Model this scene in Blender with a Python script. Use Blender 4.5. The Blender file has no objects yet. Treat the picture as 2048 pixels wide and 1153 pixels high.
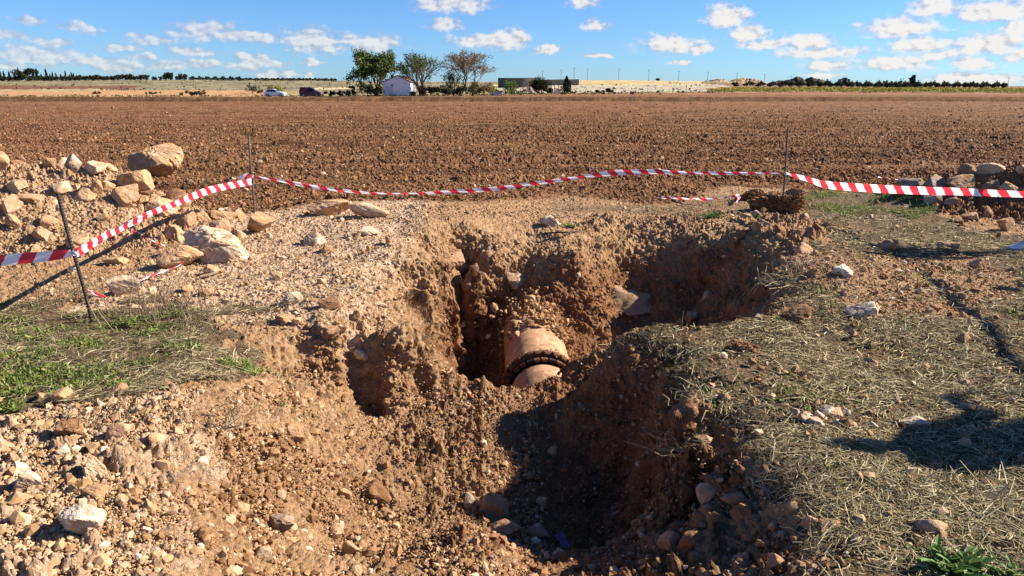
import bpy, bmesh, math, random
import numpy as np
from mathutils import Vector, Matrix
R = math.radians
random.seed(7)
C = bpy.context.scene.collection
SC = bpy.context.scene

# ------------------------------------------------------------------ camera
H = 1.7
PITCH = R(15.4)
FPX = 1450.0
cam_d = bpy.data.cameras.new('camera'); cam_d.sensor_width = 36.0
cam_d.lens = FPX / 2048 * 36.0
cam_d.clip_start = 0.05; cam_d.clip_end = 20000
cam = bpy.data.objects.new('camera', cam_d); C.objects.link(cam)
cam.location = (0, 0, H); cam.rotation_euler = (R(90) - PITCH, 0, 0)
SC.camera = cam
CT, ST = math.cos(PITCH), math.sin(PITCH)

# ------------------------------------------------------------------ sun, exposure
SUN_EL, SUN_AZ = R(33), R(79)            # azimuth clockwise from the view direction
sun_d = bpy.data.lights.new('sun', 'SUN'); sun_d.energy = 5.0; sun_d.angle = R(0.5)
sun_d.color = (1.0, 0.925, 0.82)
sun = bpy.data.objects.new('sun', sun_d); C.objects.link(sun)
to_sun = Vector((math.sin(SUN_AZ) * math.cos(SUN_EL), math.cos(SUN_AZ) * math.cos(SUN_EL), math.sin(SUN_EL)))
sun.rotation_euler = to_sun.to_track_quat('Z', 'Y').to_euler()
sun.location = (20, 5, 30)
SC.view_settings.view_transform = 'Standard'; SC.view_settings.look = 'None'
SC.view_settings.exposure = 1.42; SC.view_settings.gamma = 1.0

# ------------------------------------------------------------------ node helper
class N:
    def __init__(s, tree): s.t = tree; s.n = tree.nodes; s.l = tree.links
    def new(s, typ, ins=None, **kw):
        nd = s.n.new(typ)
        for k, v in kw.items(): setattr(nd, k, v)
        for k, v in (ins or {}).items():
            sock = nd.inputs[k]
            if isinstance(v, bpy.types.NodeSocket): s.l.new(v, sock)
            else: sock.default_value = v
        return nd
    def math(s, op, a, b=0.0, clamp=False):
        return s.new('ShaderNodeMath', {0: a, 1: b}, operation=op, use_clamp=clamp).outputs[0]
    def vmath(s, op, a, b=(0, 0, 0)):
        nd = s.new('ShaderNodeVectorMath', {0: a, 1: b}, operation=op)
        return nd.outputs['Value'] if op in ('LENGTH', 'DOT_PRODUCT') else nd.outputs[0]
    def noise(s, vec, scale, detail=4, rough=0.6, dist=0.0, out='Fac'):
        return s.new('ShaderNodeTexNoise', {'Vector': vec, 'Scale': scale, 'Detail': detail, 'Roughness': rough, 'Distortion': dist}).outputs[out]
    def ramp(s, fac, stops, interp='LINEAR'):
        nd = s.new('ShaderNodeValToRGB', {'Fac': fac}); e = nd.color_ramp.elements; nd.color_ramp.interpolation = interp
        while len(e) < len(stops): e.new(0.5)
        for el, (p, c) in zip(e, stops):
            el.position = p; el.color = (*c, 1) if len(c) == 3 else c
        return nd.outputs['Color']
    def mixc(s, fac, a, b, blend='MIX'):
        nd = s.new('ShaderNodeMix', data_type='RGBA', blend_type=blend)
        for k, v in ((0, fac), (6, a), (7, b)):
            if isinstance(v, bpy.types.NodeSocket): s.l.new(v, nd.inputs[k])
            else: nd.inputs[k].default_value = v if k == 0 else (*v, 1)
        return nd.outputs[2]
    def smooth(s, x, lo, hi):
        return s.new('ShaderNodeMapRange', {0: x, 1: lo, 2: hi, 3: 0.0, 4: 1.0}, interpolation_type='SMOOTHSTEP').outputs[0]

# ------------------------------------------------------------------ world: clear sky with small fair weather clouds
W_ = bpy.data.worlds.new('World'); SC.world = W_; W_.use_nodes = True
wt = N(W_.node_tree); wt.n.clear()
sky = wt.new('ShaderNodeTexSky', sky_type='NISHITA', sun_disc=False, sun_elevation=SUN_EL, sun_rotation=SUN_AZ)
sky.air_density = 1.0; sky.dust_density = 0.25; sky.ozone_density = 2.2; sky.altitude = 700
SKY_STR = 0.05
CLOUDS = [  # azimuth / elevation centres and half sizes, in units of 1/1450 rad seen from the field
 (60,40,27,7),(158,52,34,9),(15,70,30,9),(75,103,84,19),(95,82,42,9),(20,131,28,7),(180,120,46,8),(242,130,46,12),(265,68,26,6),(300,79,48,10),(240,96,36,7),
 (285,113,20,8),(330,129,40,9),(385,102,48,9),(395,125,46,9),(485,132,34,8),(500,115,38,12),(545,126,28,8),(408,55,66,19),(490,70,95,10),(627,76,66,25),(650,94,44,9),
 (735,82,64,18),(540,147,50,8),(612,149,16,9),(622,122,22,7),(905,6,84,15),(890,47,38,11),(970,79,74,15),(1015,74,42,20),(1090,98,34,10),(1190,47,26,11),(1195,112,24,5),
 (1160,4,34,10),(1447,27,48,20),(1502,62,50,18),(1345,84,66,18),(1395,96,34,9),(1362,124,20,6),(1525,88,52,9),(1612,79,58,16),(1648,102,78,12),(1650,129,50,12),
 (1795,50,70,20),(1838,85,66,15),(1785,122,76,14),(1880,108,48,8),(1950,123,44,12),(1868,8,48,16),(1992,15,76,19),(2040,50,28,16),(1975,82,80,19),(2040,108,28,12),(1960,155,90,10),(1640,150,40,6)]
geo = wt.new('ShaderNodeTexCoord').outputs['Generated']
sep = wt.new('ShaderNodeSeparateXYZ', {0: geo}); X, Y, Z = sep.outputs
uu = wt.math('MULTIPLY', wt.math('ARCTAN2', X, Y), 1450.0)
vv = wt.math('MULTIPLY', wt.math('ARCSINE', Z), 1450.0)
p0 = wt.new('ShaderNodeCombineXYZ', {0: uu, 1: vv}).outputs[0]
warp = wt.new('ShaderNodeTexNoise', {'Vector': p0, 'Scale': 0.018, 'Detail': 5.0, 'Roughness': 0.6}, noise_dimensions='2D').outputs['Color']
wv = wt.vmath('MULTIPLY', wt.vmath('SUBTRACT', warp, (0.5, 0.5, 0.5)), (60, 16, 0))
p1 = wt.vmath('ADD', p0, wv)
E = None
for (cx, cy, hw, hh) in CLOUDS:
    x_, y_ = (cx - 1024) / FPX, (576.5 - cy) / FPX
    d = Vector((x_, CT + y_ * ST, y_ * CT - ST)).normalized()
    cu, cv = math.atan2(d.x, d.y) * 1450, math.asin(d.z) * 1450
    m = wt.new('ShaderNodeMapping', {0: p1, 1: (cu, cv - hh * 0.25, 0), 3: (hw * 1.05, hh * 1.18, 1)}, vector_type='TEXTURE').outputs[0]
    ln = wt.vmath('LENGTH', m)
    E = ln if E is None else wt.math('MINIMUM', E, ln)
fine = wt.new('ShaderNodeTexNoise', {'Vector': wt.vmath('MULTIPLY', p0, (1, 1.7, 0)), 'Scale': 0.034, 'Detail': 7.0, 'Roughness': 0.58}, noise_dimensions='2D').outputs['Fac']
p2 = wt.vmath('ADD', p0, (7, 5, 0))
fine2 = wt.new('ShaderNodeTexNoise', {'Vector': wt.vmath('MULTIPLY', p2, (1, 1.7, 0)), 'Scale': 0.034, 'Detail': 7.0, 'Roughness': 0.58}, noise_dimensions='2D').outputs['Fac']
dens = wt.math('ADD', wt.math('SUBTRACT', 1.0, E), wt.math('MULTIPLY', wt.math('SUBTRACT', fine, 0.5), 1.15))
alpha = wt.smooth(dens, -0.12, 0.62)
core = wt.smooth(dens, 0.0, 0.60)
lit = wt.math('MULTIPLY', wt.math('SUBTRACT', fine, fine2), 2.0)
rightness = wt.smooth(uu, -900.0, 500.0)
bright = wt.math('ADD', wt.math('ADD', wt.math('MULTIPLY', core, 0.46), lit), wt.math('ADD', 0.24, wt.math('MULTIPLY', rightness, 0.34)), clamp=True)
ccol = wt.ramp(bright, [(0.0, (0.36, 0.42, 0.60)), (0.45, (0.56, 0.56, 0.64)), (1.0, (0.93, 0.90, 0.86))])
alpha = wt.math('MULTIPLY', alpha, wt.math('ADD', 0.62, wt.math('MULTIPLY', rightness, 0.34)))
bg_sky = wt.new('ShaderNodeBackground', {'Color': wt.mixc(1.0, sky.outputs[0], (0.47, 0.75, 1.20), 'MULTIPLY'), 'Strength': SKY_STR})
bg_cl = wt.new('ShaderNodeBackground', {'Color': ccol, 'Strength': 0.37})
mix = wt.new('ShaderNodeMixShader', {0: alpha, 1: bg_sky.outputs[0], 2: bg_cl.outputs[0]})
inside = wt.math('MULTIPLY', wt.math('LESS_THAN', wt.math('ABSOLUTE', uu), 1500.0), wt.math('MULTIPLY', wt.math('GREATER_THAN', vv, -5.0), wt.math('LESS_THAN', vv, 330.0)))
mix2 = wt.new('ShaderNodeMixShader', {0: inside, 1: bg_sky.outputs[0], 2: mix.outputs[0]})
wo = wt.new('ShaderNodeOutputWorld', {0: mix2.outputs[0]})

# ------------------------------------------------------------------ projection helpers (pixels of the 2048 wide photo -> places)
def ray(px, py):
    u, v = (px - 1024) / FPX, (576.5 - py) / FPX
    return np.array([u, CT + v * ST, v * CT - ST])
def Wz(px, py, z=0.0):
    d = ray(px, py); t = (z - H) / d[2]; return np.array([d[0] * t, d[1] * t, z])
def Wy(px, py, y):
    d = ray(px, py); t = y / d[1]; return np.array([d[0] * t, y, H + d[2] * t])
def depth(p): return p[1] * CT + (H - p[2]) * ST
def proj(x, y, z):
    dd = y * CT + (H - z) * ST; vv_ = y * ST - (H - z) * CT
    return 1024 + FPX * x / dd, 576.5 - FPX * vv_ / dd

# ------------------------------------------------------------------ numpy noise
def _h(ix, iy, s):
    a = (ix.astype(np.int64) * 374761393 + iy.astype(np.int64) * 668265263 + s * 1274126177) & 0xFFFFFFFF
    a = ((a ^ (a >> 13)) * 1103515245) & 0xFFFFFFFF
    a = ((a ^ (a >> 15)) * 2246822519) & 0xFFFFFFFF
    return ((a ^ (a >> 16)) & 0xFFFFFF) / float(0xFFFFFF)
def vnoise(x, y, s=0):
    ix, iy = np.floor(x), np.floor(y); fx, fy = x - ix, y - iy
    fx = fx * fx * fx * (fx * (fx * 6 - 15) + 10); fy = fy * fy * fy * (fy * (fy * 6 - 15) + 10)
    a, b, c, d = _h(ix, iy, s), _h(ix + 1, iy, s), _h(ix, iy + 1, s), _h(ix + 1, iy + 1, s)
    return (a + (b - a) * fx) * (1 - fy) + (c + (d - c) * fx) * fy
def fbm(x, y, s=0, o=4, g=0.5):
    t = 0; a = 1.0; n = 0
    for k in range(o):
        t = t + a * (vnoise(x * 2 ** k + 17.3 * k, y * 2 ** k - 9.1 * k, s + k) - 0.5); n += a; a *= g
    return t / n * 2
def clods(x, y, s=0, keep=0.8):
    """field of lumps: one rounded lump of random size per unit cell"""
    ix, iy = np.floor(x), np.floor(y); best = np.zeros_like(x)
    for dx in (-1, 0, 1):
        for dy in (-1, 0, 1):
            cx, cy = ix + dx, iy + dy
            px = cx + _h(cx, cy, s); py = cy + _h(cx, cy, s + 1); r = 0.28 + 0.55 * _h(cx, cy, s + 2) ** 2
            on = _h(cx, cy, s + 3) < keep
            t = _h(cx, cy, s + 4) * 6.28; ct, st = np.cos(t), np.sin(t); a = ((x - px) * ct + (y - py) * st) / r; b = ((y - py) * ct - (x - px) * st) / (r * .8)
            d = np.maximum(np.maximum(np.abs(a), np.abs(b)), .74 * (np.abs(a) + np.abs(b)))
            best = np.maximum(best, np.where(on, r * np.clip(1.7 * (1 - d), 0, .85) * (1 + .45 * a - .25 * b), 0))
    return best
def _h3(ix, iy, iz, s): return _h(ix + iz * 57, iy - iz * 131, s)
def clods3(p, s=0, keep=.7):
    i = np.floor(p); best = np.zeros(len(p))
    for dx in (-1, 0, 1):
        for dy in (-1, 0, 1):
            for dz in (-1, 0, 1):
                cx, cy, cz = i[:, 0] + dx, i[:, 1] + dy, i[:, 2] + dz
                a = _h3(cx, cy, cz, s); b = _h3(cx, cy, cz, s + 1); c = _h3(cx, cy, cz, s + 2); r = .25 + .5 * (a * 7 % 1) ** 2
                t = c * 6.28; ct, st = np.cos(t), np.sin(t); X_, Y_, Z_ = (p[:, 0] - cx - a) / r, (p[:, 1] - cy - b) / r, (p[:, 2] - cz - c) / r
                X_, Y_ = np.abs(X_ * ct + Y_ * st), np.abs(Y_ * ct - X_ * st); Z_ = np.abs(Z_); d = np.maximum(np.maximum(X_, np.maximum(Y_, Z_)), .60 * (X_ + Y_ + Z_))
                best = np.maximum(best, np.where((b * 13 % 1) < keep, r * np.clip(1.7 * (1 - d), 0, .85), 0))
    return best
def vn3(p, s=0):
    z0 = np.floor(p[:, 2]); f = p[:, 2] - z0; f = f * f * (3 - 2 * f)
    g = lambda zz: vnoise(p[:, 0] + zz * 37.7, p[:, 1] - zz * 91.3, s)
    return g(z0) * (1 - f) + g(z0 + 1) * f
def fbm3(p, s=0, o=4, g=.5):
    t = 0; a = 1.; n = 0
    for k in range(o): t = t + a * (vn3(p * 2 ** k, s + k) - .5); n += a; a *= g
    return t / n * 2
def inpoly(x, y, poly):
    ins = np.zeros(x.shape, bool); n = len(poly)
    for i in range(n):
        x1, y1 = poly[i]; x2, y2 = poly[(i + 1) % n]
        c = ((y1 > y) != (y2 > y)) & (x < (x2 - x1) * (y - y1) / (y2 - y1 + 1e-12) + x1)
        ins ^= c
    return ins
def wpoly(pts, z=0.0): return [tuple(Wz(a, b, z)[:2]) for a, b in pts]

# ------------------------------------------------------------------ the excavation: control points (pixel, height) -> world
CP = [
 # near left bank
 (0,1150,.04),(0,1000,.05),(0,850,.0),(0,740,0),(150,1150,.04),(290,1150,.0),(190,950,.05),(320,930,.02),(150,800,0),(300,770,.0),(410,730,.0),(250,660,0),(440,650,.0),(540,610,.02),(640,570,.03),(500,540,.04),(620,480,.07),(540,470,.06),(700,440,.12),(650,410,.12),(760,430,.13),(700,520,.05),(760,560,.0),
 # left rim of the near pit and its slope
 (555,690,-.06),(470,770,-.03),(430,850,-.02),(390,1000,-.04),(350,1150,-.04),(520,850,-.12),(600,850,-.35),(700,850,-.52),(470,950,-.13),(560,950,-.32),(650,950,-.52),(750,950,-.66),(850,950,-.70),(760,1040,-.82),(600,1040,-.55),(500,1040,-.3),(430,1090,-.1),
 (500,1145,-.26),(650,1145,-.46),(800,1145,-.56),(700,1080,-.70),(820,1060,-.80),
 # mound at the near edge
 (920,1062,-.55),(860,1110,-.56),(960,1150,-.42),(1010,1100,-.58),(900,1000,-.80),(1065,1145,-.72),
 # shaded floor
 (1000,1000,-.86),(1100,1050,-.94),(1150,950,-.84),(1050,880,-.74),(950,850,-.64),(1100,820,-.70),(1000,930,-.76),(1200,1120,-1.0),(870,850,-.62),(930,900,-.69),
 # ledge on the left and its face
 (600,690,-.12),(680,665,-.08),(760,660,-.12),(835,685,-.2),(640,715,-.2),(680,690,-.14),(760,690,-.17),(820,705,-.25),(850,712,-.35),
 (690,778,-.50),(760,785,-.54),(620,790,-.40),(840,785,-.58),(700,800,-.56),(780,810,-.6),(800,870,-.6),
 # saddle between the two pits
 (870,722,-.45),(920,757,-.58),(980,780,-.64),(1020,785,-.66),(1080,768,-.68),(1125,752,-.67),(1160,735,-.62),(1060,805,-.70),(1120,795,-.70),(960,810,-.64),(900,780,-.59),(1200,702,-.42),
 # right promontory, rim and wall
 (1235,682,-.12),(1290,690,-.05),(1270,705,-.1),(1325,760,-.05),(1370,830,-.04),(1390,880,-.05),(1480,920,-.04),(1600,1000,0),(1650,1150,0),(1560,960,-.02),
 (1170,800,-.70),(1180,900,-.80),(1250,1000,-.97),(1280,1100,-1.02),(1350,1150,-1.02),(1290,900,-.5),(1360,1000,-.5),(1480,1000,-.15),(1510,1090,-.2),(1440,960,-.13),(1420,1140,-.66),(1215,760,-.5),
 # right bank
 (1400,680,0),(1500,700,0),(1700,720,0),(1900,720,0),(2040,720,0),(1450,800,0),(1600,850,.0),(1800,900,0),(2000,950,0),(1750,1050,0),(1900,1150,0),(2040,1150,.02),(1600,640,.02),(1750,600,0),(1950,600,0),(2040,530,0),(1800,520,0),
 # deep pit, left lip
 (800,600,-.02),(845,640,-.25),(862,690,-.6),(860,600,-.12),(862,540,-.03),(880,482,.04),(935,468,.03),(830,520,.03),(800,470,.1),
 # back wall
 (900,540,-.15),(945,535,-.25),(930,600,-.72),(930,700,-1.2),(930,750,-1.38),(890,470,.05),(990,470,0),(990,520,-.2),
 # spine over the pipe
 (1060,432,.05),(1060,480,-.08),(1058,520,-.25),(1068,575,-.50),(1080,622,-.67),(1140,470,.0),(1150,500,-.08),
 # right hollow
 (1200,445,.02),(1320,440,.03),(1420,455,.04),(1200,500,-.2),(1300,510,-.28),(1250,550,-.5),(1175,545,-.38),(1300,590,-.66),(1250,632,-.86),(1400,600,-.7),(1480,600,-.5),(1400,500,-.14),(1480,485,.03),(1528,560,.0),(1550,610,0),(1310,662,-.04),(1400,657,0),(1480,644,0),(1540,628,0),
 (1520,470,.12),(1600,470,.12),(1560,520,.1),(1640,510,.05),(1560,440,.08),
 # behind the pits
 (900,430,.1),(980,420,.08),(820,420,.12),(1100,410,.0),(1250,410,0),(1400,410,0),(1550,405,.06),(1650,430,0),(1750,470,0),(1700,400,0),(1850,480,0),(1000,395,.02),(600,400,.02),(500,430,.03),
]
CPW = [tuple(Wz(a, b, c)) for a, b, c in CP]
CPW += [(-.5,6.2,-1.3),(-.5,7.2,-1.4),(.28,6.3,-1.45),(.05,6.8,-1.4),(.85,6.6,-1.3),(-.3,5.98,-1.3),(.2,5.98,-1.36),(.65,6.3,-1.3),(-.66,6.35,-1.1),(-.69,6.8,-1.3),(-.60,7.3,-1.35),(-.52,7.7,-1.2),
        (-.08,7.3,-1.2),(-.04,7.75,-1.0),(.0,8.1,-.55),(.66,7.35,-1.05),(.62,7.85,-.75),(.9,7.3,-1.1),(-.2,8.0,-.85),
        (1.5,6.5,-.92),(1.9,7.0,-.85),(1.15,6.8,-1.12),(1.6,5.8,-.8),(1.2,5.6,-.8),(1.95,6.1,-.6),(2.15,6.6,-.6),(2.4,7.4,-.5),(1.05,6.1,-1.0),(.95,5.75,-.75),
        # spoil heaps
        (-6.3,8.6,.84),(-5.6,8.9,.80),(-4.75,8.9,.70),(-7.4,8.3,.58),(-5.3,7.9,.50),(-6.3,7.8,.56),(-7.4,7.5,.36),(-4.4,8.1,.36),(-3.9,8.8,.22),(-5.2,7.1,.08),(-6.3,6.9,.06),(-4.2,7.3,.05),(-3.4,8.6,.05),(-5.0,9.8,.2),(-6.2,9.8,.3),(-4.2,9.8,.05),(-7.5,9.6,.2),(-8.5,8,.1),(-6.,11,0),(-4,11,0),
        (8.0,10.8,1.25),(7.2,11.2,.92),(6.6,11.1,.55),(7.4,10.4,.78),(6.9,10.7,.62),(6.4,10.8,.36),(6.8,10.2,.22),(6.2,10.6,.14),(5.9,11.4,.08),(7.8,9.4,.35),(7.0,9.3,.08),(6.4,9.7,.05),(8.6,9,.5),(9.6,10.5,1.0),(8.6,12.2,.6),(7.2,12.6,.2),(6.,12.4,0),(8,8.3,.05),(10.5,9,.2)]
for x in (-16, -11, -7.5, -4, 0, 4, 8, 12, 16):
    CPW.append((x, 15.5, 0))
    if abs(x) > 5: CPW += [(x, 2.5, 0), (x, 0, 0)]
    CPW.append((x, 13.0, 0.0)) if abs(x) < 6 or abs(x) > 11 else None
for x in (-16, 16, -11, 12): CPW += [(x, 5.5, 0), (x, 9, 0.0)]
for x in (-3, -1.5, 0, 1.5, 3): CPW += [(x, .6, 0 if abs(x) > .5 else -.05), (x, -1.5, 0)]
CPW += [(-.8, 1.8, -.1), (0, 1.9, -.2), (.7, 1.9, -.3), (0, 2.6, -.45)]
CPW = np.array(CPW)
def _phi(d2): return np.sqrt(d2 + 0.0009)
_A = _phi(((CPW[:, None, :2] - CPW[None, :, :2]) ** 2).sum(-1)) - np.eye(len(CPW)) * 0.003
_wt = np.linalg.solve(_A, CPW[:, 2])
GX0, GX1, GY0, GY1, GS = -16.0, 16.0, -1.5, 16.0, 0.03
_gx = np.arange(GX0, GX1 + GS, GS); _gy = np.arange(GY0, GY1 + GS, GS)
_G = np.zeros((len(_gy), len(_gx)), np.float64)
_XX, _YY = np.meshgrid(_gx, _gy)
for i in range(len(CPW)):
    _G += _wt[i] * _phi((_XX - CPW[i, 0]) ** 2 + (_YY - CPW[i, 1]) ** 2)
_G += 0.04 * fbm(_XX / 1.1, _YY / 1.1, 5, 3) * np.clip((13 - _YY) / 3, 0, 1)
_edge = np.clip((np.hypot(_XX, _YY) - 12.5) / 1.5, 0, 1); _out = np.clip((np.abs(_XX) - 12) / 2, 0, 1)
_G *= (1 - _edge) * (1 - _out)
_GN = np.gradient(_G, GS)
def _bil(A, x, y):
    fx = np.clip((x - GX0) / GS, 0, len(_gx) - 1.001); fy = np.clip((y - GY0) / GS, 0, len(_gy) - 1.001)
    ix, iy = fx.astype(int), fy.astype(int); fx, fy = fx - ix, fy - iy
    return (A[iy, ix] * (1 - fx) + A[iy, ix + 1] * fx) * (1 - fy) + (A[iy + 1, ix] * (1 - fx) + A[iy + 1, ix + 1] * fx) * fy
def Z0(x, y): return _bil(_G, np.asarray(x, float), np.asarray(y, float))
def NRM(x, y):
    gy, gx = _bil(_GN[0], x, y), _bil(_GN[1], x, y)
    n = np.stack([-gx, -gy, np.ones_like(gx)], -1); return n / np.linalg.norm(n, axis=-1, keepdims=True)
def hit(px, py):
    """where the line of sight through a pixel meets the bare ground"""
    d = ray(px, py); t = np.linspace(0.8, 40, 8000); P = np.array([0, 0, H]) + t[:, None] * d
    z = np.where(np.hypot(P[:, 0], P[:, 1]) < 14.5, Z0(P[:, 0], P[:, 1]), 0)
    i = int(np.argmax(P[:, 2] < z)); return P[i]

# zones on the bank, as areas of the ground
STRAW_R = wpoly([(1235,676),(1320,660),(1400,650),(1550,640),(1575,560),(1660,530),(1640,470),(1600,420),(1590,385),(1850,385),(1880,430),(1960,460),(2150,470),(2500,620),(2500,1250),(1660,1250),(1600,1010),(1480,925),(1350,880),(1350,800),(1310,740)])
STRAW_L = wpoly([(-400,630),(120,600),(330,590),(430,610),(520,640),(550,680),(470,735),(380,775),(250,810),(0,850),(-400,860)])
STRAW_B = wpoly([(1080,430),(1400,395),(1600,385),(1700,430),(1620,450),(1480,450),(1250,435)])
GREEN_L = wpoly([(-400,630),(120,608),(300,600),(430,640),(480,690),(400,725),(260,765),(0,800),(-400,810)])
GREEN_R = wpoly([(1590,378),(1820,385),(1880,440),(1720,440),(1580,410)])
BARE_R = wpoly([(1600,520),(1950,510),(2048,560),(1960,640),(1700,650),(1620,600)])
HEAP_L = [(-9,7.0),(-6.5,6.6),(-4.2,7.2),(-3.3,8.2),(-3.6,9.4),(-5,10.2),(-9,10.3)]
HEAP_R = [(6.0,9.9),(7.0,9.0),(8.6,8.4),(11,9),(11,12.5),(7,12.8),(5.8,11.4)]
NEAR_L = wpoly([(-300,800),(150,800),(330,790),(430,800),(420,900),(380,1050),(350,1200),(-300,1250)])
RIM_R = wpoly([(1330,885),(1420,900),(1500,930),(1610,1010),(1690,1200),(1380,1230),(1290,1000)])
PITS = [(-1.7,2.4),(-1.62,3.2),(-1.65,4.6),(-1.4,5.1),(-.7,5.3),(-.85,7.2),(-.8,8.4),(0,8.6),(.6,8.3),(1.0,9.6),(2.4,9.6),(2.8,8.2),(2.4,6.2),(2.1,5.3),(1.1,5.1),(1.0,3.6),(1.2,2.4),(.5,2.2)]
BERM = [(1.6,7.6),(2.9,7.4),(4.2,8.6),(3.9,9.8),(2.6,9.7),(2.9,8.4)]
def zone(x, y, poly, j=0.12):
    a = fbm(x / .35, y / .35, 31, 3) * j * 2; b = fbm(x / .35 + 40, y / .35, 37, 3) * j * 2
    return inpoly(x + a, y + b, poly)
def field_edge(x): return 10.9 + 0.5 * np.sin(x * .7 + 1) + 0.35 * np.sin(x * 1.9) + np.clip((x - 2.2) / 1.8, 0, 1) * 2.3 - np.clip((-x - 2.5) / 2, 0, 1) * 1.0

# ------------------------------------------------------------------ mesh builders
def link(o, parent=None):
    C.objects.link(o)
    if parent is not None: o.parent = parent
    return o
def tag(o, label=None, cat=None, group=None, kind=None):
    for k, v in (('label', label), ('category', cat), ('group', group), ('kind', kind)):
        if v: o[k] = v
    return o
def mesh_np(name, V, F, mat, parent=None, smooth=False, col=None):
    """V (n,3), F (m,k) -> one mesh object"""
    V = np.ascontiguousarray(V, np.float32); F = np.ascontiguousarray(F, np.int32); k = F.shape[1]
    me = bpy.data.meshes.new(name)
    me.vertices.add(len(V)); me.vertices.foreach_set('co', V.ravel())
    me.loops.add(F.size); me.loops.foreach_set('vertex_index', F.ravel())
    me.polygons.add(len(F)); me.polygons.foreach_set('loop_start', np.arange(0, F.size, k, dtype=np.int32))
    try: me.polygons.foreach_set('loop_total', np.full(len(F), k, np.int32))
    except Exception: pass
    me.polygons.foreach_set('use_smooth', np.full(len(F), smooth, bool))
    if col is not None:
        a = me.color_attributes.new('cover', 'FLOAT_COLOR', 'POINT')
        a.data.foreach_set('color', np.ascontiguousarray(col, np.float32).ravel())
    me.update(calc_edges=True)
    me.materials.append(mat)
    return link(bpy.data.objects.new(name, me), parent)
def obj_bm(name, bm, mat, parent=None, smooth=False):
    me = bpy.data.meshes.new(name); bm.to_mesh(me); bm.free()
    if smooth:
        for p in me.polygons: p.use_smooth = True
    me.materials.append(mat)
    return link(bpy.data.objects.new(name, me), parent)
def empty(name, loc=(0, 0, 0), rz=0):
    o = bpy.data.objects.new(name, None); o.empty_display_size = .2
    o.location = loc; o.rotation_euler = (0, 0, rz); return link(o)
def add_box(bm, c, s, rot=None, bev=0):
    r = bmesh.ops.create_cube(bm, size=1.0); vs = r['verts']
    M = Matrix.Translation(c) @ (rot.to_4x4() if rot is not None else Matrix.Identity(4)) @ Matrix.Diagonal((*s, 1))
    bmesh.ops.transform(bm, matrix=M, verts=vs)
    if bev:
        es = list({e for v in vs for e in v.link_edges}); bmesh.ops.bevel(bm, geom=es, offset=bev, segments=2, affect='EDGES')
def add_tube(bm, pts, rad, n=8, cap=True):
    pts = [Vector(p) for p in pts]; rings = []
    rad = rad if hasattr(rad, '__len__') else [rad] * len(pts)
    up = None
    for i, p in enumerate(pts):
        t = (pts[min(i + 1, len(pts) - 1)] - pts[max(i - 1, 0)]).normalized()
        if up is None: up = t.orthogonal().normalized()
        else: up = (up - t * up.dot(t)).normalized()
        b = t.cross(up)
        rings.append([bm.verts.new(p + (up * math.cos(a) + b * math.sin(a)) * rad[i]) for a in [2 * math.pi * k / n for k in range(n)]])
    for a, b in zip(rings, rings[1:]):
        for k in range(n): bm.faces.new((a[k], a[(k + 1) % n], b[(k + 1) % n], b[k]))
    if cap:
        bm.faces.new(rings[0][::-1]); bm.faces.new(rings[-1])
def rand_rot(n, rng, flat=False):
    q = rng.normal(size=(n, 4))
    if flat: q[:, 1:3] *= 0.25; q[:, 0] = rng.normal(size=n); q[:, 3] = rng.normal(size=n)
    q /= np.linalg.norm(q, axis=1, keepdims=True); w, x, y, z = q.T
    return np.stack([1 - 2 * (y * y + z * z), 2 * (x * y - z * w), 2 * (x * z + y * w), 2 * (x * y + z * w), 1 - 2 * (x * x + z * z), 2 * (y * z - x * w), 2 * (x * z - y * w), 2 * (y * z + x * w), 1 - 2 * (x * x + y * y)], 1).reshape(n, 3, 3)
def scatter(name, protos, pos, scl, rng, mat, flat=True, smooth=False):
    """many little stones or clods joined into one mass"""
    Rm = rand_rot(len(pos), rng, flat); pick = rng.integers(0, len(protos), len(pos)); VV, FF, off = [], [], 0
    for k, (pv, pf) in enumerate(protos):
        s = np.where(pick == k)[0]
        if not len(s): continue
        v = np.einsum('nij,nvj->nvi', Rm[s], pv[None] * scl[s][:, None, :]) + pos[s][:, None, :]
        VV.append(v.reshape(-1, 3)); f = pf[None] + (np.arange(len(s)) * len(pv))[:, None, None] + off
        FF.append(f.reshape(-1, pf.shape[1])); off += len(s) * len(pv)
    return mesh_np(name, np.concatenate(VV), np.concatenate(FF), mat, smooth=smooth)
_ICO = {}
def ico(n):
    if n not in _ICO:
        bm = bmesh.new(); bmesh.ops.create_icosphere(bm, subdivisions=n, radius=1)
        bm.verts.ensure_lookup_table()
        _ICO[n] = (np.array([v.co[:] for v in bm.verts]), np.array([[v.index for v in f.verts] for f in bm.faces])); bm.free()
    v, f = _ICO[n]; return v / np.linalg.norm(v, axis=1, keepdims=True), f
def n3(p, s):   # cheap 3-D noise from three 2-D slices
    return (fbm(p[:, 0] + .37 * p[:, 2], p[:, 1] + .71 * p[:, 2], s, 4, .55) + fbm(p[:, 1] + 5 - .3 * p[:, 0], p[:, 2] + .5 * p[:, 0], s + 9, 4, .55)) * .5
def rock_vf(seed, sub=4, planes=13, p=34, rough=.07, cut=.45):
    rng = np.random.default_rng(seed); d, f = ico(sub)
    nn = rng.normal(size=(planes, 3)); nn /= np.linalg.norm(nn, axis=1, keepdims=True); dd = rng.uniform(cut, cut + .32, planes)
    q = np.maximum(d @ nn.T, 0) / dd; r = ((q ** p).sum(1) + .9 ** p) ** (-1 / p)
    v = d * r[:, None]
    if rough: v = v * (1 + rough * n3(d * 2.2 + seed % 50, seed % 97) + rough * .7 * n3(d * 7 + seed % 31, seed % 89) + (rough * .3 * n3(d * 19, seed % 71) if sub > 4 else 0))[:, None]
    lo, hi = v.min(0), v.max(0); v = (v - (lo + hi) / 2) / ((hi - lo) / 2)
    return v, f
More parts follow.
